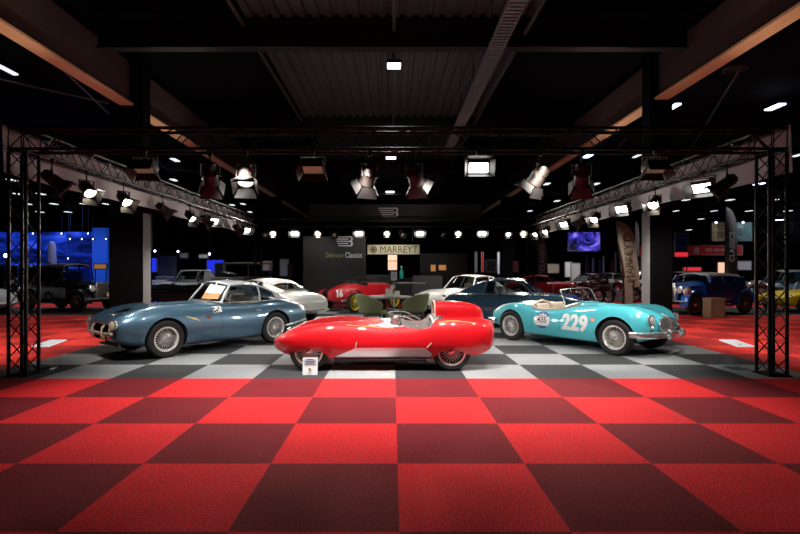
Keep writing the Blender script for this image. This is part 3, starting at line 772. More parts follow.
# ================================================================== MAIN CARS
# ---------- slate blue coupe
def paint_wheels(root, xf, xr, yt, r, rr, w, style='wire', rimm=None, parts=True, tyrem=None, steer=0):
    for x in (xf, xr):
        for s in (1, -1): add_wheel(root, x, s * yt, r, rr, w, style, rimm, parts, tyrem=tyrem, steer=steer if x == xf else 0)
def blue_coupe():
    t = thing('car', 'slate blue two-door coupe with silver roof and a price sheet in its windscreen', 'car', (-3.74, 9.77, 0), math.atan2(-.763, -.645))
    S = dict(x=[-2.15, -2.12, -2.0, -1.7, -1.15, -.6, 0, .5, 1.14, 1.5, 1.75, 1.88, 1.93],
             yw=[.42, .52, .63, .73, .79, .77, .77, .775, .79, .76, .70, .62, .54],
             zb=[.42, .37, .31, .24, .19, .17, .17, .17, .19, .22, .27, .33, .37],
             zw=[.56, .55, .54, .53, .53, .50, .49, .50, .53, .54, .55, .56, .56],
             zc=[.66, .70, .76, .82, .87, .85, .86, .88, .895, .85, .77, .71, .67],
             zt=[.64, .69, .76, .86, .93, .93, .93, .93, .885, .815, .735, .68, .65])
    mb = loft_body(S, 76)
    b = mb.build('body_shell', [M['blue']], t, ang=1.0)
    c = MB(); c.cur = 0
    arch_cut(c, 1.14, .335, .365, .46, 1.0); arch_cut(c, -1.14, .335, .36, .46, 1.0)
    # grille mouth
    g = [(1.5, y, z) for y, z in ((-.33, .44), (.33, .44), (.40, .50), (.40, .585), (.33, .615), (-.33, .615), (-.40, .585), (-.40, .50))]
    c.prism(g, (.8, 0, 0))
    lowg = [(1.6, y, z) for y, z in ((-.26, .36), (.26, .36), (.28, .41), (-.28, .41))]
    c.prism(lowg, (.8, 0, 0))
    c.cur = 1
    ck = crom([(-.02, .50, .38), (-.8, .56, .38), (-1.15, .52, .38), (-1.3, 0, .38), (-1.15, -.52, .38), (-.8, -.56, .38), (-.02, -.50, .38), (.12, 0, .38)], 4, True)
    c.prism(ck, (0, 0, 1.0))
    # hood scoop
    c.cur = 0
    c.prism([(1.42, -.16, .775), (1.42, .16, .775), (1.42, .13, .84), (1.42, -.13, .84)], (.25, 0, -.0))
    cut(b, c, [M['well'], M['leathd']])
    bv = bvh_of(b)
    # greenhouse
    rail = crom([(-.21, .50, 1.215), (-.5, .525, 1.24), (-.82, .515, 1.205), (-1.15, .49, 1.10), (-1.45, .44, .985), (-1.70, .38, .90)], 5)
    railR = [Vector((p.x, -p.y, p.z)) for p in rail]
    rows = []
    for p in rail:
        n = 12; h = .085 if p.x > -1.2 else .085 * max(0, (p.x + 1.75) / .55)
        row = []
        for k in range(n + 1):
            tt = k / n; yy = p.y * (1 - 2 * tt); q = 1 - (2 * tt - 1) ** 2
            fwd = .10 * q if p.x > -.9 else 0
            f2 = max(0, min(1, (p.x + .9) / .69))
            row.append(Vector((p.x + .10 * q * f2, yy, p.z + h * q ** .8)))
        rows.append(row)
    roof = MB().grid(rows).build('roof', M['silverblue'], t)
    sd = roof.modifiers.new('thick', 'SOLIDIFY'); sd.thickness = .025; sd.offset = -1
    belt = [Vector(p) for p in ((.02, .635, .895), (-.4, .65, .895), (-.8, .655, .893), (-1.23, .62, .895), (-1.5, .54, .90), (-1.75, .44, .885))]
    # windscreen
    base = crom([(.02, .60, .90), (.17, .35, .925), (.22, 0, .935), (.17, -.35, .925), (.02, -.60, .90)], 3)
    top = [rows[0][round(k * 12 / (len(base) - 1))] for k in range(len(base))]
    MB().grid(ruled(base, top, 5)).build('windscreen', M['glass'], t)
    MB().path(base, .012, 6).build('windscreen_trim', M['chrome'], t)
    for s in (1, -1):
        f = lambda P: [Vector((p[0], s * p[1], p[2])) for p in P]
        a1, b1, c1 = rail[0], rail[10], rail[15]
        dw = ruled(f([(.0, .625, .90), (-.4, .645, .90), (-.78, .65, .90)]), f([rail[0], rail[5], rail[10] + Vector((.03, 0, 0))]), 5, .02, (0, s, 0))
        MB().grid(dw).build('side_window', M['glassd'], t)
        qw = ruled(f([(-.84, .65, .90), (-1.05, .635, .90), (-1.24, .61, .915)]), f([rail[10], rail[13], rail[16]]), 4, .012, (0, s, 0))
        MB().grid(qw).build('quarter_window', M['glassd'], t)
        sp = ruled(f([(-1.24, .615, .88), (-1.45, .56, .89), (-1.75, .44, .87)]), f([rail[16], rail[20], rail[25]]), 4, .01, (0, s, 0))
        MB().grid(sp).build('sail_panel', M['silverblue'], t)
        pa = MB().path(f([(.04, .61, .89), (-.08, .56, 1.06), (-.21, .50, 1.225)]), .024, 8)
        pa.path(f([(-.81, .655, .89), (-.83, .60, 1.06), (-.83, .52, 1.20)]), .016, 8)
        pa.path(f([(-.21, .505, 1.215), (-.5, .53, 1.24), (-.82, .52, 1.205), (-1.15, .495, 1.10), (-1.45, .445, .985)]), .014, 6)
        pa.build('window_pillar', M['silverblue'], t)
        MB().path(f([(.05, .64, .893), (-.4, .657, .893), (-.8, .662, .892), (-1.25, .63, .892)]), .009, 6).build('belt_trim', M['chrome'], t)
    rw = [[r[k] + Vector((-.003, 0, .012)) for k in range(2, 11)] for r in rows[15:23]]
    MB().grid(rw).build('rear_window', M['glassd'], t)
    # wheels
    paint_wheels(t, 1.14, -1.14, .665, .325, .205, .17)
    # front end
    for s in (1, -1):
        headlamp(t, (front_x(bv, s * .53, .615) + .01, s * .55, .615), .085, (1, s * .22, .08), M['warmlens'])
        headlamp(t, (front_x(bv, s * .50, .47) + .01, s * .50, .47), .035, (1, s * .1, 0), M['warmlens'], .03, 'marker_lamp')
    gr = MB(); gr.path([(1.93, y, .455 + .02 * (1 if abs(y) > .3 else 0)) for y in np.linspace(-.36, .36, 9)], .022, 8)
    gr.path(crom([(1.925, -.37, .47), (1.92, -.385, .56), (1.90, -.33, .61), (1.91, 0, .618), (1.90, .33, .61), (1.92, .385, .56), (1.925, .37, .47)], 3), .014, 6)
    gr.build('grille_surround', M['warmlens'], t)
    gs = MB()
    for k in range(4): gs.box((1.82, 0, .485 + k * .035), (.02, .70, .006))
    gs.build('grille_bars', M['blackm'], t)
    og = MB()
    for s in (-.22, .22): og.path([(1.97, s, .40), (2.0, s, .47), (1.98, s, .56), (1.94, s, .60)], .016, 8)
    og.build('bumper_guard', M['warmlens'], t)
    MB().box((1.93, .10, .385), (.012, .16, .07)).build('number_plate', M['pyellow'], t)
    MB().path([(1.78, y, .235 - 0 * y) for y in np.linspace(-.42, .42, 7)], .025, 8).box((1.74, 0, .28), (.03, .6, .10)).build('lower_valance', M['cargrey'], t)
    MB().lathe([(0, .02), (.05, .014), (.06, 0)], (1.72, .0, .745), 'Z', 14).build('hood_badge', M['chrome'], t)
    # side decals: door vent & markings
    fm = lambda u, v: (u, v)
    bm_obj(project(poly_bm([(.07, .73), (.25, .72), (.25, .83), (.07, .835)]), bv, 1, .004, .05, fm), 'checked_decal', M['decalw'], t)
    for a, b_, z in ((.21, .25, .80), (.15, .19, .76), (.11, .14, .80), (.20, .24, .745)):
        bm_obj(project(poly_bm([(a, z - .018), (b_, z - .018), (b_, z + .018), (a, z + .018)]), bv, 1, .007, .05, fm), 'checked_decal', M['decalk'], t)
    bm_obj(project(poly_bm([(.30, .63), (.40, .62), (.42, .68), (.32, .70)]), bv, 1, .004, .05, fm), 'marking', M['carmaroon'], t)
    for k in range(2):
        bm_obj(project(poly_bm([(.60 - k * .06, .63 - k * .035), (.80 - k * .10, .685 - k * .035), (.80 - k * .10, .70 - k * .035), (.60 - k * .06, .645 - k * .035)]), bv, 1, .006, .05, fm), 'vent_trim', M['pyellow'], t)
    seam = MB()
    for xx in (.10, -.84):
        pts = []
        for z in np.linspace(.24, .86, 12):
            h = bv.ray_cast(Vector((xx, 2, z)), Vector((0, -1, 0)))
            if h[0]: pts.append(h[0])
        seam.path(pts, .0035, 4)
    seam.build('door_seam', M['well'], t)
    MB().box((-.68, .78, .72), (.12, .018, .018)).build('door_handle', M['chrome'], t)
    MB().path([(-1.35 , .80, .36), (-1.7, .76, .40), (-2.05, .62, .43), (-2.18, .4, .44), (-2.2, 0, .44)], .02, 8).build('rear_bumper', M['chrome'], t)
    tray_seat(t, -.55, .28, .52, M['leatherl']); tray_seat(t, -.55, -.28, .52, M['leatherl'])
    steering(t, -.24, .30, .79)
    # price sheet leaning inside the screen
    R = t.matrix_basis
    sh = thing('price_sheet', 'white and orange sheet leaning inside the blue coupe windscreen', 'paper sheet', t.location, t.rotation_euler.z)
    n0 = Vector((0.010, .43, .955)); n1 = Vector((0.055, -.10, .955)); m0 = Vector((-0.210, .36, 1.20)); m1 = Vector((-0.135, -.10, 1.235))
    def q(a, b_): return [n0.lerp(n1, 0).lerp(m0, a), n1.lerp(m1, a), n1.lerp(m1, b_), n0.lerp(m0, b_)]
    MB().prism(q(0, .42), (-.006, 0, 0)).build('orange_part', M['orange'], sh)
    MB().prism(q(.42, 1), (-.006, 0, 0)).build('white_part', M['paperglow'], sh)
    return t
BLUE = blue_coupe()

# ---------- turquoise roadster
def roadster():
    t = thing('car', 'turquoise open roadster with white number 229 and a 435 roundel on its flank', 'car', (3.83, 10.05, 0), math.atan2(-.802, .597))
    S = dict(x=[-1.94, -1.91, -1.78, -1.5, -1.17, -.85, -.5, -.1, .2, .6, 1.0, 1.25, 1.42, 1.57, 1.66, 1.715, 1.735],
             yw=[.30, .42, .55, .67, .735, .72, .71, .715, .72, .725, .735, .735, .72, .66, .58, .50, .44],
             zb=[.42, .37, .30, .24, .20, .18, .17, .17, .17, .17, .18, .2, .23, .27, .31, .35, .37],
             zw=[.48, .48, .48, .49, .50, .47, .45, .45, .46, .47, .50, .51, .52, .53, .53, .53, .53],
             zc=[.52, .58, .66, .755, .80, .765, .715, .725, .77, .82, .865, .87, .85, .79, .73, .67, .64],
             zt=[.52, .60, .69, .79, .84, .85, .84, .83, .88, .885, .865, .84, .81, .755, .71, .66, .63],
             zv=[.52, .59, .675, .76, .80, .79, .77, .77, .815, .835, .83, .81, .785, .74, .70, .655, .63])
    b = loft_body(S, 76).build('body_shell', [M['turq']], t, ang=1.0)
    c = MB()
    arch_cut(c, 1.17, .325, .365, .44, 1.0); arch_cut(c, -1.17, .325, .345, .44, 1.0)
    c.cur = 1
    ck = crom([(.13, .45, .36), (-.35, .53, .36), (-.68, .52, .36), (-.84, .30, .36), (-.86, 0, .36), (-.84, -.30, .36), (-.68, -.52, .36), (-.35, -.53, .36), (.13, -.45, .36), (.16, 0, .36)], 4, True)
    c.prism(ck, (0, 0, .9))
    cut(b, c, [M['well'], M['leathd']])
    bv = bvh_of(b)
    # padded cockpit rim
    pts = []
    for p in crom([(.10, .47, 0), (-.35, .545, 0), (-.69, .53, 0), (-.85, .30, 0), (-.875, 0, 0), (-.85, -.30, 0), (-.69, -.53, 0), (-.35, -.545, 0), (.10, -.47, 0)], 4):
        h = bv.ray_cast(Vector((p.x, p.y * 1.03, 2)), Vector((0, 0, -1)))
        pts.append(Vector((p.x, p.y, (h[0].z if h[0] and h[0].z > .6 else .74) + .008)))
    MB().path(pts, .026, 8).build('cockpit_rim', M['leatherl'], t)
    tray_seat(t, -.40, .26, .42, M['leatherl'], .44, .2, .42); tray_seat(t, -.40, -.26, .42, M['leatherl'], .44, .2, .42)
    steering(t, -.06, .28, .82, .2, .35)
    MB().box((.10, 0, .74), (.05, .92, .20)).build('dashboard', M['leather'], t)
    # windscreen
    base = crom([(.12, .60, .805), (.22, .35, .875), (.26, 0, .895), (.22, -.35, .875), (.12, -.60, .805)], 4)
    top = crom([(-.04, .545, 1.125), (.02, .3, 1.15), (.045, 0, 1.155), (.02, -.3, 1.15), (-.04, -.545, 1.125)], 4)
    MB().grid(ruled(base, top, 5)).build('windscreen', M['glass'], t)
    fr = MB().path(top, .011, 6).path([base[0], top[0]], .014, 6).path([base[-1], top[-1]], .014, 6).path(base, .011, 6)
    fr.build('windscreen_frame', M['chrome'], t)
    MB().path([base[7] + Vector((-.01, 0, 0)), top[7]], .006, 5).build('windscreen_stay', M['chrome'], t)
    MB().box((-.02, .05, 1.07), (.03, .16, .045)).build('rear_view_mirror', M['chrome'], t)
    paint_wheels(t, 1.17, -1.17, .64, .315, .208, .16)
    for s in (1, -1):
        headlamp(t, (front_x(bv, s * .46, .65) + .01, s * .475, .65), .085, (1, s * .12, .05), M['lens'])
        headlamp(t, (front_x(bv, s * .49, .52) + .01, s * .49, .52), .035, (1, s * .1, 0), M['lens'], .03, 'side_lamp')
    # grille: chrome oval with vertical slats split by a body-colour centre bar
    g = MB(); ring = []
    for k in range(36):
        a = 2 * PI * k / 36
        y = .30 * math.copysign(abs(math.cos(a)) ** .8, math.cos(a)); z = .545 + .125 * math.sin(a) + .02 * (1 - abs(y) / .3)
        ring.append((1.80 - .25 * y * y - .5 * max(0, z - .56), y, z))
    g.path(ring, .018, 8, True); g.build('grille_surround', M['chrome'], t)
    MB().prism([(1.785 - .5 * max(0, z), y, .555 + z) for y, z in ellipse(0, 0, .285, .12, 24)], (-.03, 0, 0)).build('grille_back', M['well'], t)
    g = MB()
    for y in np.linspace(-.25, .25, 13):
        h = .115 * math.sqrt(max(.05, 1 - (y / .3) ** 2))
        g.path([(1.79 - .25 * y * y + .02, y, .545 - h), (1.79 - .25 * y * y + .02, y, .56), (1.79 - .25 * y * y - .5 * h * .8, y, .565 + h)], .010, 5)
    g.build('grille_slats', M['chrome'], t)
    MB().path([(1.83, 0, .42), (1.83, 0, .56), (1.77, 0, .68), (1.66, 0, .745)], .016, 6).build('grille_centre_bar', M['chrome'], t)
    bp = crom([(1.48, .79, .40), (1.64, .74, .40), (1.79, .58, .40), (1.86, .3, .40), (1.88, 0, .40), (1.86, -.3, .40), (1.79, -.58, .40), (1.64, -.74, .40), (1.48, -.79, .40)], 4)
    rows = []
    for p in bp:
        d = Vector((p.x * .35, p.y, 0)).normalized()
        rows.append([p + d * o + Vector((0, 0, z)) for o, z in ((-.015, -.058), (.012, -.05), (.028, -.02), (.028, .02), (.012, .05), (-.015, .058))])
    MB().grid(rows).build('front_bumper', M['chrome'], t)
    for s in (-.24, .24): MB().path([(1.89, s, .33), (1.92, s, .38), (1.92, s, .46), (1.88, s, .50)], [.02, .03, .03, .015], 8).build('bumper_overrider', M['chrome'], t)
    MB().box((1.895, .40, .40), (.01, .22, .075), RZ(.3)).build('number_plate', M['red2'], t)
    MB().path([(-1.6, -.70, .42), (-1.9, -.55, .42), (-2.05, -.2, .42), (-2.06, 0, .42), (-2.05, .2, .42), (-1.9, .55, .42), (-1.6, .70, .42)], .035, 8).build('rear_bumper', M['chrome'], t)
    # markings on the flank that faces the camera (and the same on the other flank)
    for s in (-1, 1):
        fm = (lambda x0, z0: (lambda u, v: (x0 + u * (1 if s < 0 else -1), z0 + v)))
        bm = text_bm('229', .40, 'CENTER', .018, .92)
        bm_obj(project(bm, bv, s, .005, .05, fm(.385, .500)), 'racing_number', M['decalw'], t)
        rc = -.36; zr = .505; R_ = .165
        bm_obj(project(poly_bm(ellipse(0, 0, R_ * 1.12, R_)), bv, s, .004, .05, fm(rc, zr)), 'roundel', M['decalw'], t)
        up = [(R_ * 1.12 * math.cos(a), R_ * math.sin(a)) for a in np.linspace(.50, PI - .50, 14)]
        dn = [(R_ * 1.12 * math.cos(a), R_ * math.sin(a)) for a in np.linspace(PI + .75, 2 * PI - .75, 14)]
        bm_obj(project(poly_bm(up), bv, s, .007, .05, fm(rc, zr)), 'roundel_band', M['decalb'], t)
        bm_obj(project(poly_bm(dn), bv, s, .007, .05, fm(rc, zr)), 'roundel_band', M['decalb'], t)
        bm_obj(project(poly_bm([(-.10, .085), (.10, .085), (.09, .12), (.05, .105), (.0, .135), (-.05, .105), (-.09, .12)]), bv, s, .010, .05, fm(rc, zr)), 'roundel_crown', M['decalw'], t)
        bm_obj(project(text_bm('435', .155, 'CENTER', .003, .95), bv, s, .008, .05, fm(rc, zr)), 'roundel_number', M['decalk'], t)
        bm_obj(project(poly_bm(ellipse(0, 0, .05, .03, 14)), bv, s, .008, .05, fm(.76, .60)), 'side_repeater', M['amber'], t)
        seam = MB()
        for xx in (.06, -.62):
            pts = []
            for z in np.linspace(.28, .72, 10):
                h = bv.ray_cast(Vector((xx, s * 2, z)), Vector((0, -s, 0)))
                if h[0]: pts.append(h[0])
            if len(pts) > 2: seam.path(pts, .003, 4)
        seam.build('door_seam', M['well'], t)
    for s in (1, -1):
        v = MB()
        for k in range(4):
            h = bv.ray_cast(Vector((.50 + k * .035, s * .42, 2)), Vector((0, 0, -1)))
            v.box(h[0] + Vector((0, 0, .004)), (.018, .16, .010))
        v.build('bonnet_vent', M['chrome'], t)
    return t
ROAD = roadster()

# ---------- red streamlined racer
def racer():
    t = thing('car', 'low red streamlined racing car with tall tail fairing and bare aluminium sills', 'car', (-.185, 8.0, 0), PI)
    S = dict(x=[-1.78, -1.75, -1.66, -1.45, -1.08, -.85, -.5, -.1, .3, .62, .93, 1.23, 1.45, 1.58, 1.66, 1.71],
             yw=[.38, .50, .62, .70, .735, .725, .70, .70, .705, .715, .725, .715, .66, .55, .42, .26],
             zb=[.40, .35, .28, .215, .18, .165, .155, .15, .15, .155, .165, .19, .23, .27, .30, .33],
             zw=[.55, .54, .53, .50, .48, .46, .44, .43, .43, .44, .45, .45, .44, .43, .41, .40],
             zc=[.66, .71, .75, .775, .78, .76, .69, .675, .70, .72, .705, .65, .57, .50, .45, .415],
             zt=[.66, .70, .74, .76, .76, .75, .70, .69, .695, .68, .65, .59, .53, .48, .44, .41],
             zv=[.66, .70, .74, .755, .755, .74, .685, .67, .67, .655, .63, .58, .525, .48, .44, .41])
    b = loft_body(S, 76).build('body_shell', [M['red']], t, ang=1.0)
    c = MB()
    arch_cut(c, 1.08, .10, .235, .42, 1.0, sx=1.45); arch_cut(c, -1.08, .10, .225, .42, 1.0, sx=1.35)
    c.cur = 1
    ck = crom([(-.20, .50, .30), (-.5, .545, .30), (-.86, .53, .30), (-.90, 0, .30), (-.86, -.53, .30), (-.5, -.545, .30), (-.20, -.50, .30), (-.14, 0, .30)], 4, True)
    c.prism(ck, (0, 0, .9))
    cut(b, c, [M['well'], M['alu'], M['red']])
    # door cut-away lowers the near flank beside the seat
    c = MB(); c.cur = 2
    side = crom([(-.30, 0, .90), (-.36, 0, .68), (-.48, 0, .635), (-.68, 0, .635), (-.80, 0, .70), (-.86, 0, .90)], 3)
    for s in (1, -1): c.prism([(p.x, s * .47, p.z) for p in side], (0, s * .4, 0))
    c.cur = 0
    c.prism([(1.3, y, z) for y, z in ((-.24, .35), (.24, .35), (.30, .40), (.24, .445), (-.24, .445), (-.30, .40))], (.6, 0, 0))
    cut(b, c, [M['well'], M['alu'], M['red']])
    bv = bvh_of(b)
    # tail fairing behind the driver
    fa = dict(x=[-1.72, -1.66, -1.5, -1.25, -1.0, -.895], w=[.03, .14, .22, .27, .29, .29], z=[.80, .90, .965, .998, 1.005, 1.0])
    rows = []
    for x in np.linspace(-1.72, -.895, 22):
        w = float(pchip(fa['x'], fa['w'], x)); z = float(pchip(fa['x'], fa['z'], x))
        row = []
        for k in range(15):
            a = PI * k / 14; row.append(Vector((x, -.26 + w * (math.copysign(abs(math.cos(a)) ** .45, math.cos(a))), .66 + (z - .66) * math.sin(a) ** .45)))
        rows.append(row)
    mb = MB().grid(rows); mb.quad(*rows[-1]); fo = mb.build('tail_fairing', M['red'], t)
    MB().path([p + Vector((.012, 0, 0)) for p in rows[-1]], .012, 6).build('fairing_edge', M['leatherl'], fo)
    # aluminium sill, both sides
    fm = lambda u, v: (u, v)
    for s in (1, -1):
        pl = poly_bm([(.80, .17), (.36, .355), (-.67, .36), (-.78, .27), (-.75, .17)])
        bm_obj(project(pl, bv, s, .006, .05, fm), 'sill_panel', M['alu'], t)
        MB().path([Vector((x, s * .655, .165)) for x in np.linspace(.7, -.7, 8)], .022, 8).build('exhaust_pipe', M['blackm'], t)
        st = MB()
        for xx, zl in ((.33, (.36, .72)), (-.02, (.36, .70)), (.62, (.28, .80))):
            pts = []
            for z in np.linspace(*zl, 9):
                h = bv.ray_cast(Vector((xx, s * 2, z)), Vector((0, -s, 0)))
                if h[0]: pts.append(h[0])
            st.path(pts, .0025, 4)
        st.build('panel_seam', M['carmaroon'], t)
        lt = MB()
        for xx, zz, dx, dz in ((.355, .44, .02, -.10), (-.70, .36, -.07, .07)):
            a = bv.ray_cast(Vector((xx, s * 2, zz)), Vector((0, -s, 0)))[0]; b2 = bv.ray_cast(Vector((xx + dx, s * 2, zz + dz)), Vector((0, -s, 0)))[0]
            lt.tube(a + Vector((0, s * .006, 0)), b2 + Vector((0, s * .006, 0)), .009, 6)
        lt.build('bonnet_strap', M['leatherl'], t)
        # yellow piping along the top edge
        pp = []
        for xx in np.linspace(.52, -.2, 14):
            h = bv.ray_cast(Vector((xx, s * .60, 2)), Vector((0, 0, -1)))
            if h[0]: pp.append(h[0] + Vector((0, 0, .004)))
        for xx in () : pass
        MB().path(pp, .007, 5).build('piping', M['stripe'], t)
        pp = []
        for xx in np.linspace(-.88, -1.45, 10):
            h = bv.ray_cast(Vector((xx, s * .62, 2)), Vector((0, 0, -1)))
            if h[0]: pp.append(h[0] + Vector((0, 0, .004)))
        MB().path(pp, [.014 - .0011 * k for k in range(len(pp))], 5).build('piping', M['stripe'], t)
        lv = MB()
        for k in range(5):
            h = bv.ray_cast(Vector((.62 - k * .05, s * .50, 2)), Vector((0, 0, -1)))
            if h[0]: lv.box(h[0] + Vector((0, 0, .004)), (.018, .10, .016), RY(.3))
        lv.build('louvre', M['red'], t)
        headlamp(t, (front_x(bv, s * .42, .48) + .004, s * .42, .48), .055, (1, s * .2, .5), M['lens'], .03)
    # low wrap-round screen
    base = crom([(-.60, .56, .655), (-.34, .55, .675), (-.12, .36, .69), (-.05, 0, .695), (-.12, -.36, .69), (-.34, -.55, .675), (-.60, -.56, .655)], 4)
    top = [p + Vector((-.07, -.04 * (1 if p.y > 0 else -1) * min(1, abs(p.y) * 2), .12 * (1 if p.x > -.36 else max(.05, (p.x + .60) / .24)))) for p in base]
    MB().grid(ruled(base, top, 4)).build('windscreen', M['acrylic'], t)
    MB().path(top, .005, 5).build('screen_edge', M['alu'], t)
    o = MB().tube((-.235, .52, .675), (-.235, .53, .745), .008, 6).build('door_mirror', M['chrome'], t)
    MB().lathe([(0, .05), (.035, .04), (.055, 0), (.05, -.012), (0, -.014)], (-.25, .53, .78), 'X', 16).build('mirror_shell', M['alu'], o)
    tray_seat(t, -.62, .25, .40, M['leathd'], .42, .35, .42); tray_seat(t, -.62, -.25, .40, M['leathd'], .42, .35, .42)
    steering(t, -.34, -.26, .60, .16, .35)
    pipes = MB().path([(-.84, .50, .50), (-.84, .46, .66), (-.84, 0, .72), (-.84, -.46, .72), (-.84, -.5, .50)], .016, 8).path([(-.55, .5, .60), (-.75, .49, .62)], .014, 6)
    pipes.build('roll_bar', M['alu'], t)
    paint_wheels(t, 1.08, -1.08, .595, .292, .205, .14)
    mb = MB()
    for s in (1, -1): mb.lathe([(0, .02), (.035, .012), (.045, 0)], (-1.755, s * .42, .58), 'X', 12, M3=RY(PI))
    mb.build('tail_lamp', M['tail'], t)
    return t
RACER = racer()

# ================================================================== GENERIC BACKGROUND CARS
def generic_car(label, paint, loc, heading, spec='coupe', roofp=None, wheel='disc', L=4.1, Wd=.78, H=1.3, nose_chrome=True, open_top=False, group=None):
    roofp = roofp or paint
    t = thing('car', label, 'car', (loc[0], loc[1], 0), heading, group)
    a = L / 2; 
    hb = .86 if H > 1.2 else .74
    S = dict(x=[-a, -a + .05, -a + .2, -a + .6, -1.2, -.6, 0, .6, 1.2, a - .45, a - .15, a - .04, a],
             yw=[Wd * .62, Wd * .78, Wd * .88, Wd * .96, Wd, Wd * .99, Wd * .99, Wd * .99, Wd, Wd * .94, Wd * .84, Wd * .74, Wd * .6],
             zb=[.40, .34, .28, .22, .19, .17, .17, .17, .19, .22, .28, .34, .40],
             zw=[.55] * 13,
             zc=[hb - .22, hb - .14, hb - .06, hb - .01, hb, hb, hb, hb, hb + .0, hb - .05, hb - .13, hb - .2, hb - .26],
             zt=[hb - .20, hb - .11, hb - .01, hb + .05, hb + .07, hb + .06, hb + .06, hb + .06, hb + .03, hb - .03, hb - .12, hb - .2, hb - .26])
    b = loft_body(S, 44, 3).build('body_shell', [paint], t, ang=1.0)
    c = MB(); r = .32
    arch_cut(c, 1.25, .33, .37, Wd - .32, 1.1, 24); arch_cut(c, -1.25, .33, .37, Wd - .32, 1.1, 24)
    if open_top:
        c.cur = 1
        c.prism(crom([(.2, .5, .4), (-.5, .56, .4), (-.85, .4, .4), (-.85, -.4, .4), (-.5, -.56, .4), (.2, -.5, .4)], 4, True), (0, 0, 1))
    cut(b, c, [M['well'], M['leathd']])
    paint_wheels(t, 1.25, -1.25, Wd - .12, r, .21, .17, wheel, M['wire'] if wheel == 'wire' else M['alu'])
    zt = hb + .05
    if not open_top:
        if spec == 'coupe':   rp = [(.20, .50, H - .06), (-.15, .53, H - .02), (-.6, .53, H - .04), (-1.0, .48, H - .15), (-1.45, .42, zt + .03)]; wb = .75
        elif spec == 'notch': rp = [(.05, .50, H - .06), (-.3, .53, H - .02), (-.75, .52, H - .04), (-.95, .48, H - .10), (-1.35, .46, zt)]; wb = .62
        else:                 rp = [(.45, .54, H - .06), (.1, .57, H - .02), (-.7, .57, H - .02), (-1.15, .54, H - .07), (-1.5, .52, zt)]; wb = .95
        rail = crom(rp, 4); rows = []
        for i, p in enumerate(rail):
            row = []
            for k in range(9):
                tt = k / 8; q = 1 - (2 * tt - 1) ** 2
                row.append(Vector((p.x + .08 * q * max(0, 1 - i / 8), p.y * (1 - 2 * tt), p.z + .06 * q * (1 if i < 13 else (16 - i) / 4))))
            rows.append(row)
        ro = MB().grid(rows[:13]).build('roof', roofp, t)
        base = crom([(wb - .2, .60, zt - .03), (wb - .04, .33, zt + .005), (wb, 0, zt + .01), (wb - .04, -.33, zt + .005), (wb - .2, -.60, zt - .03)], 2)
        MB().grid(ruled(base, [rows[0][k] for k in range(9)], 4)).build('windscreen', M['glassd'], t)
        MB().grid(rows[12:]).build('rear_window', M['glassd'], t)
        for s in (1, -1):
            f = lambda P: [Vector((p[0], s * p[1], p[2])) for p in P]
            bl = [(wb - .2, .63, zt - .03), (.2, .65, zt - .04), (-.3, .66, zt - .04), (-.75, .65, zt - .04), (-1.15, .60, zt - .03), (-1.45, .52, zt - .02)]
            MB().grid(ruled(f(bl[0:4]), f([rail[0], rail[3], rail[6], rail[9]]), 4, .02, (0, s, 0))).build('side_window', M['glassd'], t)
            MB().grid(ruled(f(bl[3:6]), f([rail[9], rail[12], rail[16]]), 3, .01, (0, s, 0))).build('sail_panel', roofp, t)
            pb = MB().path(f([bl[0], rp[0]]), .026, 6).path(f([(-.32, .66, zt - .04), rail[7]]), .02, 6).path(f([(-.78, .655, zt - .04), rail[9]]), .035, 6).path(f(rail[:13]), .018, 6)
            pb.build('window_pillar', roofp, t)
            MB().path(f([(p[0], p[1] + .012, p[2] + .004) for p in bl[:5]]), .012, 5).build('belt_trim', M['chrome'], t)
        for s in (.28, -.28): rbox('backrest', (-.42, s, zt - .02), (.12, .44, .34), M['leatherl'], t, .05, RY(-.2))
        rbox('rear_seat', (-1.0, 0, zt - .06), (.14, 1.0, .22), M['leatherl'], t, .05, RY(-.3))
    else:
        base = crom([(.26, .56, zt - .02), (.36, 0, zt + .03), (.26, -.56, zt - .02)], 4)
        top = [p + Vector((-.14, 0, .26)) for p in base]
        MB().grid(ruled(base, top, 3)).build('windscreen', M['glass'], t)
        MB().path(base, .012, 5).path(top, .012, 5).path([base[0], top[0]], .012, 5).path([base[-1], top[-1]], .012, 5).build('windscreen_frame', M['chrome'], t)
        for s in (.27, -.27): tray_seat(t, -.45, s, .5, M['leather'])
    for s in (1, -1):
        headlamp(t, (a - .17, s * Wd * .72, hb - .20), .085, (1, s * .1, .05))
        MB().lathe([(0, .03), (.035, .025), (.05, 0)], (-a + .08, s * Wd * .70, hb - .22), 'X', 12, M3=RY(PI)).build('tail_lamp', M['tail'], t)
    g = MB()
    for k in range(5): g.box((a + .002, 0, .45 + k * .035), (.02, Wd * .8, .012))
    g.build('grille', M['chrome'], t)
    if nose_chrome:
        for sgn, nm in ((1, 'front_bumper'), (-1, 'rear_bumper')):
            MB().path(crom([(sgn * (a - .35), Wd * .98, .38), (sgn * (a - .02), Wd * .75, .38), (sgn * (a + .06), 0, .38), (sgn * (a - .02), -Wd * .75, .38), (sgn * (a - .35), -Wd * .98, .38)], 4), .035, 8).build(nm, M['chrome'], t)
    return t
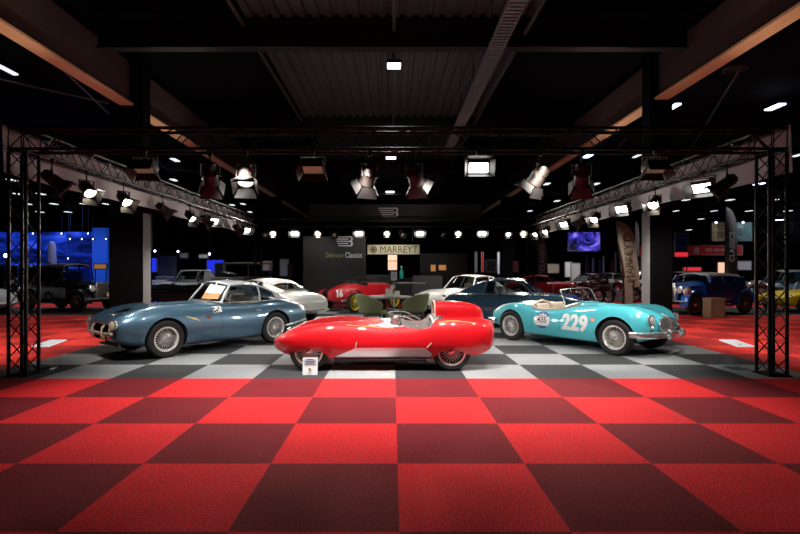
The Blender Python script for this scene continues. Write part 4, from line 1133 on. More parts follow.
def vintage_car(label, paint, loc, heading, roofp=None, H=1.75, group=None, plate=None):
    """tall pre-war saloon: bonnet, upright cabin, swept wings"""
    roofp = roofp or paint
    t = thing('car', label, 'car', (loc[0], loc[1], 0), heading, group)
    hood = []
    for x, w, z in ((1.62, .30, 1.02), (1.6, .33, 1.05), (1.1, .36, 1.08), (.55, .46, 1.12), (.45, .50, 1.13)):
        hood.append([Vector((x, y * w, zz)) for y, zz in ((1, .45), (1.02, .75), (.95, z - .12), (.6, z - .02), (0, z + .01), (-.6, z - .02), (-.95, z - .12), (-1.02, .75), (-1, .45))])
    mb = MB().grid(hood); mb.quad(*hood[0]); mb.build('bonnet', paint, t)
    r = MB().box((1.64, 0, .78), (.05, .60, .60)); ob = r.build('radiator_shell', M['chrome'], t); bevel_mesh(ob.data, .02)
    g = MB()
    for k in range(12): g.box((1.672, -.24 + k * .0436, .76), (.01, .012, .5))
    g.build('radiator_slats', M['blackm'], t)
    sec = lambda x, w: [Vector((x, y * w, z)) for y, z in ((1, .45), (1.04, .8), (1.0, 1.12))]
    for s in (1, -1):
        rows = [[Vector((p.x, s * p.y, p.z)) for p in sec(x, w)] for x, w in ((.5, .54), (0, .64), (-.8, .68), (-1.35, .62))]
        MB().grid(rows).build('door_panel', paint, t)
        w = MB()
        for x0, x1 in ((.36, -.18), (-.28, -.78), (-.88, -1.25)):
            w.prism([(x0, s * .62, 1.14), (x1, s * .64, 1.14), (x1, s * .60, H - .18), (x0 - .04, s * .58, H - .18)], (0, s * .006, 0))
        w.build('side_window', M['glassd'], t)
        for x, xt in ((.45, .38), (-.23, -.23), (-.83, -.83), (-1.30, -1.28)): MB().tube((x, s * .63, 1.10), (xt, s * .59, H - .10), .03, 6).build('window_pillar', paint, t)
        # wings
        for x0, nm in ((1.25, 'front_wing'), (-1.25, 'rear_wing')):
            rows = []
            for k in range(13):
                a = -.15 + (PI + .15) * k / 12
                rows.append([Vector((x0 + .47 * math.cos(a), s * y, .36 + .47 * math.sin(a) + dz)) for y, dz in ((.50, .0), (.62, .03), (.76, .01), (.80, -.04))])
            ob = MB().grid(rows).build(nm, paint, t); sd = ob.modifiers.new('thick', 'SOLIDIFY'); sd.thickness = .015
        MB().box((0, s * .68, .32), (1.7, .24, .04)).build('running_board', paint, t)
        headlamp(t, (1.62, s * .42, .86), .11, (1, 0, 0), depth=.16)
    back = [Vector((-1.35, .62, .45)), Vector((-1.42, .64, .9)), Vector((-1.36, .62, 1.2)), Vector((-1.28, .58, H - .12))]
    MB().grid([back, [Vector((p.x - .05, 0, p.z)) for p in back], [Vector((p.x, -p.y, p.z)) for p in back]]).build('rear_panel', paint, t)
    roof = [[Vector((x, y * w, z + dz)) for y, dz in ((1, -.10), (.9, -.02), (0, .03), (-.9, -.02), (-1, -.10))] for x, w, z in ((.46, .56, H - .06), (.3, .60, H - .01), (-.5, .62, H), (-1.1, .60, H - .03), (-1.32, .55, H - .12))]
    MB().grid(roof).build('roof', roofp, t)
    MB().prism([(.50, .54, 1.14), (.50, -.54, 1.14), (.41, -.52, H - .14), (.41, .52, H - .14)], (.006, 0, 0)).build('windscreen', M['glassd'], t)
    MB().box((0, 0, .42), (3.0, .9, .14)).build('chassis', M['black'], t)
    MB().path([(1.75, y, .48) for y in np.linspace(-.75, .75, 7)], .03, 8).build('front_bumper', M['chrome'], t)
    paint_wheels(t, 1.25, -1.25, .66, .36, .24, .14, 'wire', M['cargrey'])
    if plate:
        MB().box((1.80, .25, .62), (.015, .45, .14)).build('number_plate', plate, t)
    return t

# stand cars behind the front three
def hd(dx, dy): return math.atan2(dy, dx)
generic_car('white fastback coupe behind the tail of the slate blue coupe', M['white'], (WX(261, 14.6), 14.9), hd(-.80, .60), 'coupe', L=4.3, Wd=.83, H=1.24)
generic_car('navy blue fastback coupe parked close behind the turquoise roadster', M['navy'], (WX(516, 13.4), 13.4), hd(.92, -.39), 'coupe', L=4.0, Wd=.78, H=1.27, wheel='wire')
generic_car('white fastback coupe partly hidden behind the navy coupe', M['white'], (WX(468, 17), 17.0), hd(-.75, -.66), 'coupe', L=4.2, Wd=.82, H=1.33)
# vintage red grand prix car, tail towards the camera
def gp_car():
    t = thing('racing_car', 'vintage red open-wheel racing car number 16 with yellow wire wheels', 'racing car', (-1.25, 18.75, 0), hd(.62, .785))
    S = dict(x=[-1.68, -1.66, -1.56, -1.3, -.9, -.4, .2, .9, 1.4, 1.62], yw=[.05, .09, .15, .24, .34, .40, .40, .36, .31, .28],
             zb=[.55, .48, .40, .34, .32, .32, .32, .34, .36, .40], zw=[.64] * 10,
             zc=[.68, .72, .79, .87, .94, 1.0, .98, .98, .96, .92], zt=[.70, .75, .84, .93, 1.02, 1.05, 1.04, 1.04, 1.02, .97])
    b = loft_body(S, 40, 3).build('body_shell', [M['red2']], t, ang=1.0)
    c = MB(); c.prism(crom([(.15, .28, .5), (-.3, .32, .5), (-.55, .2, .5), (-.55, -.2, .5), (-.3, -.32, .5), (.15, -.28, .5)], 4, True), (0, 0, 1))
    cut(b, c, [M['leathd']]); bv = bvh_of(b)
    for x in (1.2, -1.1):
        for s in (1, -1): add_wheel(t, x, s * .72, .36, .27, .14, 'wire', M['yellow'])
        MB().tube((x, -.7, .36), (x, .7, .36), .03, 8).build('axle', M['blackm'], t)
    for s in (1, -1):
        bm_obj(project(text_bm('16', .30, 'CENTER', .02, .9), bv, s, .006, .06, (lambda u, v: (-1.36 + u * (1 if s < 0 else -1), .66 + v))), 'racing_number', M['decalw'], t)
        MB().path([(1.2, s * .44, .55), (.4, s * .50, .50), (-.6, s * .50, .45), (-1.5, s * .46, .42)], .035, 8).build('exhaust_pipe', M['leatherl'], t)
        rows = [[Vector((-1.1 + .43 * math.cos(a), s * y, .38 + .43 * math.sin(a))) for y in (.62, .72, .82)] for a in np.linspace(.5, 2.6, 9)]
        MB().grid(rows).build('mudguard', M['red2'], t)
        headlamp(t, (1.55, s * .4, .85), .11, (1, 0, 0))
    base = crom([(.22, .34, 1.02), (.30, 0, 1.04), (.22, -.34, 1.02)], 3); top = [p + Vector((-.08, 0, .22)) for p in base]
    MB().grid(ruled(base, top, 3)).build('windscreen', M['glass'], t); MB().path(top, .012, 6).build('windscreen_frame', M['chrome'], t)
    tray_seat(t, -.25, .0, .65, M['leathd'], .5); steering(t, .12, .1, .98)
    MB().box((1.63, 0, .68), (.04, .5, .5)).build('radiator', M['chrome'], t)
    return t
gp_car()

# ---------- table, tub chairs, lounge chairs
YT = 13.9
t = thing('round_table', 'round grey table between two olive green tub chairs', 'table', (WX(384, YT), YT, 0))
MB().lathe([(0, .735), (.80, .735), (.82, .745), (.82, .76), (.80, .77), (0, .77)], n=40).build('tabletop', M['tabletop'], t)
MB().lathe([(0, 0), (.32, 0), (.32, .02), (.06, .05), (.05, .735), (0, .735)], n=24).build('pedestal', M['blackm'], t)
def tub_chair(label, loc, rz, group=None):
    t = thing('tub_chair', label, 'chair', loc, rz); t.scale = (1.14, 1.14, 1.0)
    rows = []
    for rr, zz in ((.30, .40), (.34, .52), (.36, .66), (.385, .80), (.40, .90)):
        row = []
        for a in np.linspace(-1.9, 1.9, 22):
            drop = max(0, (abs(a) - .8) / 1.1) ** 1.5 * .24 * (zz - .40) / .5
            row.append(Vector((-rr * math.cos(a) * 1.0, rr * math.sin(a), zz - drop)))
        rows.append(row)
    s = MB().grid(rows).build('backrest', M['green'], t); sd = s.modifiers.new('thick', 'SOLIDIFY'); sd.thickness = .05; sd.offset = 0
    sb = s.modifiers.new('sub', 'SUBSURF'); sb.levels = 1; sb.render_levels = 1
    MB().lathe([(0, .37), (.27, .37), (.31, .40), (.30, .46), (.24, .48), (0, .485)], n=26).build('seat', M['green'], t)
    for sx in (-1, 1):
        for sy in (-1, 1):
            MB().tube((sx * .17, sy * .17, .38), (sx * .25, sy * .25, .0), .013, 7).build('leg', M['blackm'], t)
    return t
tub_chair('olive green tub chair with its back to the red racing car nose', (WX(374, 12.7), 12.7, 0), .25)
tub_chair('olive green tub chair at the round table nearer the navy coupe', (WX(412, 13.2), 13.2, 0), PI - .35)
def lounge(label, loc, rz):
    t = thing('lounge_chair', label, 'chair', loc, rz)
    rbox('seat', (0, 0, .40), (.75, .95, .22), M['greyfab'], t, .06)
    rbox('backrest', (-.38, 0, .89), (.18, 1.14, .86), M['greyfab'], t, .09, RY(-.10))
    for s in (-1, 1): rbox('armrest', (.02, s * .52, .50), (.72, .16, .42), M['greyfab'], t, .05)
    for sx in (-.28, .30):
        for sy in (-.38, .38): MB().tube((sx, sy, .30), (sx, sy, 0), .02, 8).build('leg', M['blackm'], t)
    return t
lounge('charcoal high-backed armchair behind the red vintage racer', (WX(377, 22), 22.0, 0), PI / 2 + .0)
lounge('charcoal high-backed armchair behind the black bar table', (WX(428, 18.7), 18.7, 0), PI / 2 - .15)
YBt = 16.8
t = thing('bar_table', 'tall black bar table in front of the charcoal armchair', 'table', (WX(411, YBt), YBt, 0))
MB().lathe([(0, 1.05), (.50, 1.05), (.52, 1.06), (.52, 1.085), (0, 1.085)], n=32).build('tabletop', M['greyfab'], t)
MB().lathe([(0, 0), (.28, 0), (.28, .02), (.05, .04), (.04, 1.05), (0, 1.05)], n=20).build('pedestal', M['black'], t)
# white info plate on a pole
Yp = 15.2
t = thing('information_stand', 'pale square plate on a thin pole beside the round table', 'sign', (WX(394, Yp), Yp, 0))
MB().box((0, -.02, WZ(276, Yp)), (6 / F * Yp, .02, 8.5 / F * Yp)).build('plate', M['palegrey'], t)
mb = MB()
for k in range(4): mb.box((0, -.033, WZ(273.5 + k * 1.6, Yp)), (.11, .003, .015))
mb.build('print_lines', M['booth'], t)
MB().tube((0, 0, 0), (0, 0, WZ(278, Yp)), .014, 8).build('pole', M['chrome'], t)
MB().lathe([(0, 0), (.14, 0), (.14, .012), (.02, .03)], n=20).build('base', M['blackm'], t)
# papers on the round table
for i, (px, py, w, h, ry) in enumerate(((389.5, 289.5, .19, .22, .2), (397, 291.0, .12, .16, -.3))):
    o = MB().prism([(-w / 2, 0, 0), (w / 2, 0, 0), (w / 2, .05, h), (-w / 2, .05, h)], (0, .006, 0)).prism([(-w / 2, .11, 0), (w / 2, .11, 0), (w / 2, .055, h), (-w / 2, .055, h)], (0, .006, 0)).build('table_card', M['paper'])
    o.location = (WX(px, YT - .1), YT - .1, .771); o.rotation_euler = (0, 0, ry)
    tag(o, ['larger folded white card standing on the round grey table', 'smaller folded white card standing on the round grey table'][i], 'card')

# ---------- sign at the racer's nose
Yk = 7.06
t = thing('price_board', 'small white standing board with blue-grey print before the red racer front wheel', 'sign', (WX(310, Yk), Yk, 0))
R = RX(-.10)
MB().box(R @ Vector((0, 0, .125)), (.215, .008, .25), R).build('board', M['paperglow'], t)
MB().box(R @ Vector((0, -.006, .19)), (.19, .003, .09), R).build('printed_header', mat('pale_blue_header_glow', (.60, .66, .80), .6, emit=(.6, .68, .85), estr=.22), t)  # header glow added to lift it out of the shade
mb = MB()
for k, w in enumerate((.10, .15, .12, .16)): mb.box(R @ Vector((0, -.009, .222 - k * .024)), (w, .002, .008), R)
mb.build('print_lines', M['decalk'], t)
MB().lathe([(0, 0), (.012, .0), (.022, .018), (.018, .04), (0, .042)], R @ Vector((0, -.008, .065)), 'Z', 10).build('crest', M['decalg'], t)
MB().prism([(-.06, .0, .0), (.06, 0, 0), (.0, .02, .2)], (0, .09, 0)).build('easel_back', M['paper'], t)
# ---------- acrylic lecterns by the towers
def lectern(x, y, rz, label, sx=1):
    t = thing('information_lectern', label, 'lectern', (x, y, 0), rz)
    z0, z1 = .365, .405
    MB().prism([(-.13, -.21, z0), (.13, -.21, z0), (.13, .21, z1), (-.13, .21, z1)], (0, 0, .012)).build('display_panel', M['panelwhite'], t)
    for s in (-.12, .112): MB().prism([(s, -.18, z0 + .0), (s, .18, z1 - .006), (s, .10, .012), (s, -.08, .012)], (.008, 0, 0)).build('acrylic_leg', M['acrylic'], t)
    MB().box((0, .0, .006), (.28, .30, .012)).build('base', M['acrylic'], t)
    MB().box((-.03, -.12, .390), (.04, .03, .004), RX(.095)).build('printed_mark', M['teal'], t)
    return t
lectern(WX(49.5, 7.53), 7.53, 0, 'clear acrylic stand with white tilted panel by the tower near the blue coupe')
lectern(WX(736.5, 7.53), 7.53, 0, 'clear acrylic stand with white tilted panel by the tower near the yellow car')

# ================================================================== HALL BEYOND THE STAND
# wooden block, coupe-side vehicles, roadster-side vehicles
Yb_ = 15.3
t = thing('wooden_plinth', 'brown wooden block standing in front of the royal blue saloon', 'plinth', (WX(718.5, Yb_), Yb_ + .22, 0))
o = MB().box((0, 0, .30), (.46, .42, .60)).build('block', M['wood'], t); bevel_mesh(o.data, .015)
MB().box((0, 0, .615), (.49, .45, .03)).build('top', M['wood'], t)
vintage_car('royal blue saloon with white roof and round white headlamp cover', M['rblue'], (11.0, 17.3), hd(-.93, -.36), M['white'], 1.42)
t = thing('headlamp_cover', 'round white cover on the royal blue saloon front lamp', 'cover', (WX(688.5, 15.9), 15.95, WZ(291.5, 15.9)))
MB().lathe([(0, -.05), (.08, -.045), (.135, -.01), (.14, .02), (0, .03)], ax='Y', n=20).build('disc', M['decalw'], t)
generic_car('yellow open sports car beyond the truss tower', M['yellow'], (15.8, 18.2), hd(-.97, -.2), L=3.9, Wd=.76, H=1.1, open_top=True, nose_chrome=False)
generic_car('light blue saloon behind the yellow sports car', M['lblue'], (WX(792, 24), 24.3), hd(-1, .05), 'saloon', L=4.4, H=1.45)
generic_car('cream saloon behind the light blue saloon', M['cream'], (WX(790, 29.5), 30), hd(-1, .05), 'saloon', L=4.5, H=1.5)
generic_car('grey saloon behind the royal blue saloon', M['cargrey'], (WX(690, 23), 23.6), hd(-.9, -.3), 'saloon', L=4.3, H=1.42)
generic_car('bright red coupe seen past the navy coupe windscreen', M['red2'], (WX(544, 26), 26.2), hd(.95, -.3), 'coupe', L=4.2, H=1.22)
generic_car('maroon coupe in the row between the dark flag and beige flag', M['carmaroon'], (WX(592, 28), 28.5), hd(-.9, -.4), 'coupe', L=4.2, H=1.3)
generic_car('grey coupe behind the turquoise roadster windscreen', M['cargrey'], (WX(612, 34), 34.5), hd(-.8, -.5), 'coupe', L=4.2, H=1.3)
# coupe side
vintage_car('tall black vintage saloon with pale plate beside the dark pillar', M['carblack'], (-12.3, 18.5), hd(.95, -.3), M['cargrey'], 1.76, plate=M['pyellow'])
vintage_car('black vintage saloon half hidden by the front truss tower', M['carblack'], (WX(34, 23), 23.5), hd(.75, -.66), M['cargrey'], 1.75)
vintage_car('black vintage saloon at the edge behind the silver one', M['carblack'], (WX(-2, 28), 29), hd(.8, -.6), None, 1.8)
generic_car('silver grey coupe at the picture edge behind the tower', M['boothw'], (-15.2, 17.0), hd(.95, -.3), 'coupe', L=4.2, H=1.32)
generic_car('dark maroon convertible on red carpet beside the pillar', M['carblack'], (WX(176, 20.8), 21.2), hd(-.95, -.3), L=4.3, H=1.3, open_top=True)
generic_car('white saloon behind the black convertible', M['white'], (WX(190, 27.5), 27.5), hd(-.95, -.3), 'saloon', L=4.3, H=1.5)
generic_car('cream open car behind the pillar edge', M['cream'], (WX(166, 30), 30.5), hd(-.9, -.3), L=4.2, H=1.3, open_top=True)
# off-road car with spare wheel
def jeep():
    t = thing('jeep', 'khaki off-road vehicle with a spare wheel on its bonnet', 'car', (WX(240, 25), 25.0, 0), hd(-.35, -.94))
    rbox('bonnet', (.95, 0, .95), (1.1, 1.1, .45), M['cream'], t, .05)
    rbox('tub', (-.7, 0, .85), (2.1, 1.55, .65), M['booth'], t, .05)
    rbox('roof', (-.75, 0, 1.88), (2.0, 1.5, .09), M['cream'], t, .03)
    mb = MB()
    for x in (.25, -1.65):
        for s in (-.7, .7): mb.tube((x, s, 1.15), (x, s, 1.87), .035, 6)
    mb.build('roof_post', M['booth'], t)
    MB().prism([(.30, .68, 1.2), (.30, -.68, 1.2), (.22, -.66, 1.84), (.22, .66, 1.84)], (.01, 0, 0)).build('windscreen', M['glassd'], t)
    g = MB()
    for k in range(7): g.box((1.51, -.27 + k * .09, .92), (.02, .03, .34))
    g.build('grille', M['blackm'], t)
    for s in (1, -1):
        headlamp(t, (1.51, s * .42, .98), .09, (1, 0, 0)); rbox('front_wing', (1.0, s * .66, .86), (.95, .26, .06), M['cream'], t, .02)
    for x in (1.05, -1.15):
        for s in (1, -1): add_wheel(t, x, s * .66, .37, .22, .2, 'disc', M['booth'])
    w = add_wheel(t, .9, .0, .37, .22, .2, 'disc', M['palegrey'], z=1.30); w.rotation_euler = (PI / 2 - .2, 0, 0); w.name = 'spare_wheel'
    return t
jeep()

# blue-lit drape and stands on the coupe side
def drape(name, px0, px1, py0, py1, Y, m, label, cat='drape', fold=.12, fr=3.0):
    x0, x1 = WX(px0, Y), WX(px1, Y); z1, z0 = WZ(py0, Y), max(0, WZ(py1, Y))
    rows = [[Vector((x, Y + fold * math.sin(fr * x) + .4 * fold * math.sin(2.3 * fr * x + 1), z)) for x in np.linspace(x0, x1, 90)] for z in (z0, (z0 + z1) / 2, z1)]
    return tag(MB().grid(rows).build(name, m), label, cat)
drape('blue_drape', -40, 108, 232, 300, 36, M['bluedrapeglow'], 'long deep blue lit drape behind the vintage saloons')
o = MB().box((WX(101, 33), 33, WZ(228, 33) / 2), (15 / F * 33, .3, WZ(228, 33))).build('light_box', M['bluepale']); tag(o, 'tall pale blue lit panel next to the dark pillar', 'light box')
t = thing('advertising_column', 'tapered pale beige column before the blue drape', 'column', (WX(52, 30), 30, 0))
MB().lathe([(0, 0), (.36, 0), (.36, .05), (.33, .1), (.20, 3.1), (.12, 3.25), (0, 3.3)], n=18).build('shaft', M['concrete'], t)
MB().box((0, -.33, 1.95), (.28, .02, .08)).build('inscription', M['sepia'], t)
for i, (px, py, m) in enumerate(((33, 233.5, 'L_blue'), (61.5, 233.5, 'L_blue'), (88, 233.5, 'L_blue'), (70, 239, 'L_blue'), (93, 239, 'L_blue'), (106, 239, 'L_blue'), (68, 258.5, 'L_blue'), (82, 239, 'L_blue'))):
    Y = 31.0
    t = thing('drape_spotlight', 'small blue-white spotlight shining before the blue drape', 'spotlight', W(px, py, Y), 0, 'spotlights before the blue drape')
    MB().lathe([(0, .14), (.09, .12), (.11, 0), (.1, -.01)], ax='Y', n=12).build('housing', M['black'], t)
    MB().lathe([(0, -.02), (.05, -.005)], ax='Y', n=12).build('lamp_lens', M[m], t)
    MB().tube((0, .06, .05), (0, .06, HZ - WZ(py, Y) + .1), .012, 5).build('hanging_rod', M['black'], t)
t = thing('lamp_post', 'warm glowing lamp on a post at the edge behind the tower', 'lamp', (WX(6, 22), 22, 0))
MB().tube((0, 0, 0), (0, 0, WZ(256.5, 22)), .025, 8).build('post', M['black'], t)
MB().lathe([(0, .09), (.07, .06), (.09, 0), (.06, -.07), (0, -.09)], (0, 0, WZ(255.5, 22)), n=14).build('lamp_globe', M['L_warm'], t)
MB().lathe([(0, 0), (.16, 0), (.16, .02), (.03, .05)], n=16).build('base', M['black'], t)
def board(name, label, cat, px0, px1, py0, py1, Y, m, post=True, d=.08):
    x0, x1, z1, z0 = WX(px0, Y), WX(px1, Y), WZ(py0, Y), WZ(py1, Y)
    t = thing(name, label, cat, ((x0 + x1) / 2, Y, 0))
    MB().box((0, 0, (z0 + z1) / 2), (x1 - x0, d, z1 - z0)).build('panel', m, t)
    fr = MB(); w = x1 - x0; h = z1 - z0; zc_ = (z0 + z1) / 2
    for s in (-1, 1):
        fr.box((s * w / 2, 0, zc_), (.05, d * 1.2, h + .05)); fr.box((0, 0, zc_ + s * h / 2), (w + .05, d * 1.2, .05))
    fr.build('frame', M['booth'], t)
    if post and z0 > .1:
        mb = MB()
        for s in (-1, 1): mb.tube((s * w * .42, .02, 0), (s * w * .42, .02, z0), .03, 6)
        mb.build('support_post', M['blackm'], t)
    return t
board('light_box', 'blue lit panel just beyond the dark pillar', 'panel', 150, 157, 258, 272, 34, M['bluepanel'])
board('light_box', 'wide blue lit panel beside the off-road vehicle', 'panel', 207, 224, 260, 277, 33, M['bluepanel'])
board('exhibition_wall', 'grey exhibition wall with dark pictures behind the white saloon', 'exhibition wall', 158, 176, 256, 280, 36, M['booth'])
board('exhibition_header', 'pale header board above the exhibition booths', 'header board', 180, 188, 253, 258, 35, M['boothw'])
board('exhibition_header', 'smaller pale header board near the wide blue panel', 'header board', 199, 208, 254.5, 258, 35, M['boothw'])
board('poster_board', 'pinkish poster board behind the white fastback roof', 'poster', 262, 272, 261, 270.5, 30, M['concrete'])
board('poster_board', 'pale grey board panel behind the white fastback', 'poster', 280, 289, 259, 276, 32, M['palegrey'])
board('dark_cabinet', 'dark tall cabinet beside the off-road vehicle', 'cabinet', 215, 224, 263, 283, 30, M['black'])
board('wooden_screen', 'narrow brown panel near the stand wall edge', 'panel', 288, 292, 264, 278, 27, M['wood'])
board('poster_board', 'pale grey square board above the white coupe roof', 'poster', 453, 465, 262, 277, 26, M['palegrey'])
board('poster_board', 'pinkish poster to the side of the dark flag', 'poster', 513, 518.5, 261, 272, 28, M['concrete'])
board('poster_board', 'white board stand in the row of display boards', 'poster', 565, 572, 262, 277, 34, M['boothw'])
board('poster_board', 'taller white board stand in the row of display boards', 'poster', 571, 580, 263, 281, 33, M['boothw'])
board('poster_board', 'low cream board beside the dark flag', 'poster', 546, 559, 264, 273, 32, M['cream'])
board('poster_board', 'black board with small white mark behind the navy coupe', 'poster', 486, 496, 260, 272, 30, M['black'])
board('poster_board', 'white board behind the dark flag by the red banner', 'poster', 737, 751, 261, 270, 28, M['palegrey'])
board('display_case', 'small lit cream display beside the dark flag', 'display', 717, 725, 262, 273, 27, M['peach'])
board('pink_banner', 'narrow pink strip banner hanging beyond the pillar', 'banner', 148.5, 151.5, 212, 250, 26, M['pink'], post=True)
board('red_sign', 'glowing red sign box beside the pillar near the blue saloon', 'sign', 674, 688, 252, 257, 27, M['redneon'])
board('red_sign', 'red lit low sign under the red banner', 'sign', 683, 701, 267, 271, 28, M['redneon'])
board('blue_sign', 'dark blue hanging board above the glowing red sign', 'sign', 675, 688, 233, 251, 30, M['decalb'])
for i, (px, m, h0, h1, lab) in enumerate(((593, 'palegrey', 258, 272, 'pale'), (599.7, 'decalb', 260, 272, 'dark blue'), (603.5, 'decalw', 256, 273, 'white'), (612, 'red2', 260, 273, 'red'), (615.5, 'palegrey', 252, 272, 'tall grey-pink'), (587, 'carmaroon', 255, 273, 'maroon'), (476, 'booth', 252, 272, 'grey-striped'), (482.5, 'tail', 252, 272, 'red-edged'), (498.5, 'palegrey', 252, 274, 'slim silver'))):
    board('roll_up_banner', f'{lab} roll-up banner in the distant row of stands', 'banner', px - 1.1, px + 1.1, h0, h1, 38, M[m], d=.03)
# big screen
t = board('video_screen', 'large hanging screen glowing blue and purple', 'screen', 568, 600, 232, 251, 36, M['screen'], post=False)
mb = MB()
for s in (-.9, .9): mb.tube((s, .1, WZ(233, 36)), (s, .1, HZ), .02, 5)
mb.build('hanging_cable', M['blackm'], t)
# hanging poster pair
for px0, px1, m, lab in ((711, 728, 'poster1', 'hanging dark poster with gold print behind the dark flag'), (733, 752, 'poster2', 'hanging blue-grey poster with pale top light next to the tower')):
    t = board('hanging_poster', lab, 'poster', px0, px1, 222, 241.5, 31, M[m], post=False)
    mb = MB()
    for s in (-.4, .4): mb.tube((s, 0, WZ(222, 31)), (s, 0, HZ), .012, 5)
    mb.build('hanging_cable', M['blackm'], t)
    mb = MB(); 
    if m == 'poster1':
        for k in range(6): mb.box((.05, -.05, WZ(225.5 + k * 2.3, 31)), (.5 - .05 * (k % 3), .004, .07))
    else:
        for k in range(4): mb.box((-.25, -.05, WZ(229 + k * 2, 31)), (.42 - .06 * (k % 2), .004, .05))
    mb.build('print_lines', M['gold'], t)
# red banner with lettering
Yr = 29
t = board('red_banner', 'long red banner with white square emblem and pale lettering', 'banner', 688, 742, 245.5, 255, Yr, M['redban'])
cxb = (WX(688, Yr) + WX(742, Yr)) / 2
text_obj('lettering', 'VOL VAN AUTO', .25, M['palegrey'], t, (WX(718, Yr) - cxb, -.045, WZ(250, Yr)), xs=.85)
mb = MB()
ex = WX(696, Yr) - cxb; ez = WZ(250.3, Yr)
mb.box((ex, -.045, ez), (.27, .004, .33)); mb.build('emblem', M['palegrey'], t)
MB().box((ex, -.05, ez + .04), (.16, .004, .05)).box((ex, -.05, ez - .06), (.16, .004, .05)).build('emblem_mark', M['redban'], t)

# beach flags
def flag(label, px, py0, py1, Y, wpx, m, txt, tm, lean=0.0, base_py=None, emblem=False, pole_m=None, flip=1):
    z1, z0 = WZ(py0, Y), WZ(py1, Y); w = wpx / F * Y; h = z1 - z0
    t = thing('beach_flag', label, 'flag', (WX(px, Y), Y, 0))
    out = []
    N = 24; rows = []
    for k in range(N + 1):
        u = k / N; z = z0 + h * u
        wr = w if u < .72 else w * math.sqrt(max(0, 1 - ((u - .72) / .28) ** 2)) * 1.0
        xl = -w / 2 - lean * (u - .5) * w
        rows.append([Vector((flip * (xl + wr * s), .05 * math.sin(5 * u + 3 * s), z)) for s in np.linspace(0, 1, 7)])
    MB().grid(rows).build('cloth', m, t)
    MB().path([Vector((flip * (-w / 2 - lean * (u - .5) * w), 0, z0 + h * u)) for u in np.linspace(0, 1, 8)], .018, 6).tube((flip * (-w / 2 + lean * .5 * w), 0, z0), (flip * (-w / 2 + lean * .5 * w), 0, 0), .022, 6).build('pole', M['blackm'], t)
    MB().lathe([(0, 0), (.3, 0), (.3, .03), (.05, .06)], (flip * (-w / 2 + lean * .5 * w), 0, 0), n=18).build('base', M['blackm'], t)
    if txt:
        ang = lean * w / h
        text_obj('lettering', txt, min(w * .62, h * .78 / (len(txt) * .62)), tm, t, (flip * .02 * w, -.07, z0 + h * .40), (PI / 2, -PI / 2 - flip * ang * .9, 0))
    if emblem:
        MB().lathe([(w * .16, -.07), (w * .25, -.07), (w * .25, -.06), (w * .16, -.06)], (-lean * .27 * w, 0, z0 + h * .74), 'Y', 20, closed=True).lathe([(0, -.07), (w * .08, -.07)], (-lean * .27 * w, 0, z0 + h * .74), 'Y', 12).build('emblem', tm, t)
    return t
tf = flag('beige feather flag with dark round emblem beside the pale-edged pillar', 628, 220, 287, 17.0, 17, M['beige'], 'MARREYT', M['sepia'], lean=.42, emblem=True)
MB().box((.02, .03, .62), (.30, .04, 1.24)).build('base_panel', M['beige'], tf)
flag('dark feather flag with pale lettering behind the back truss corner', 541.5, 233, 274, 23.0, 10, M['darkflag'], 'CLASSICS', M['palegrey'], lean=.3)
flag('tall dark feather flag with pale lettering behind the royal blue saloon', 731, 206, 274, 20.5, 11.5, M['darkflag'], 'CLASSICS', M['palegrey'], lean=-.05)
flag('slim grey feather flag just behind the beige flag', 637, 220, 250, 24, 4, M['booth'], None, None)

# rope posts by the roadster side aisle
for i, (px, Y, top, lab) in enumerate(((553, 20.5, 281, 'slim chrome barrier post by the red coupe'), (611, 20.0, 278, 'slim chrome barrier post carrying a small white plate'), (577, 21, 283, 'slim chrome barrier post between the other two'))):
    t = thing('barrier_post', lab, 'barrier post', (WX(px, Y), Y, 0))
    MB().tube((0, 0, 0), (0, 0, .98), .018, 8).lathe([(0, .03), (.03, 0), (0, -.03)], (0, 0, .98), n=10).build('post', M['chrome'], t)
    MB().lathe([(0, 0), (.16, 0), (.15, .02), (.02, .04)], n=18).build('base', M['chrome'], t)
    if i == 1: MB().box((0, -.03, 1.08), (.22, .01, .16), RX(-.4)).build('sign_plate', M['paper'], t)
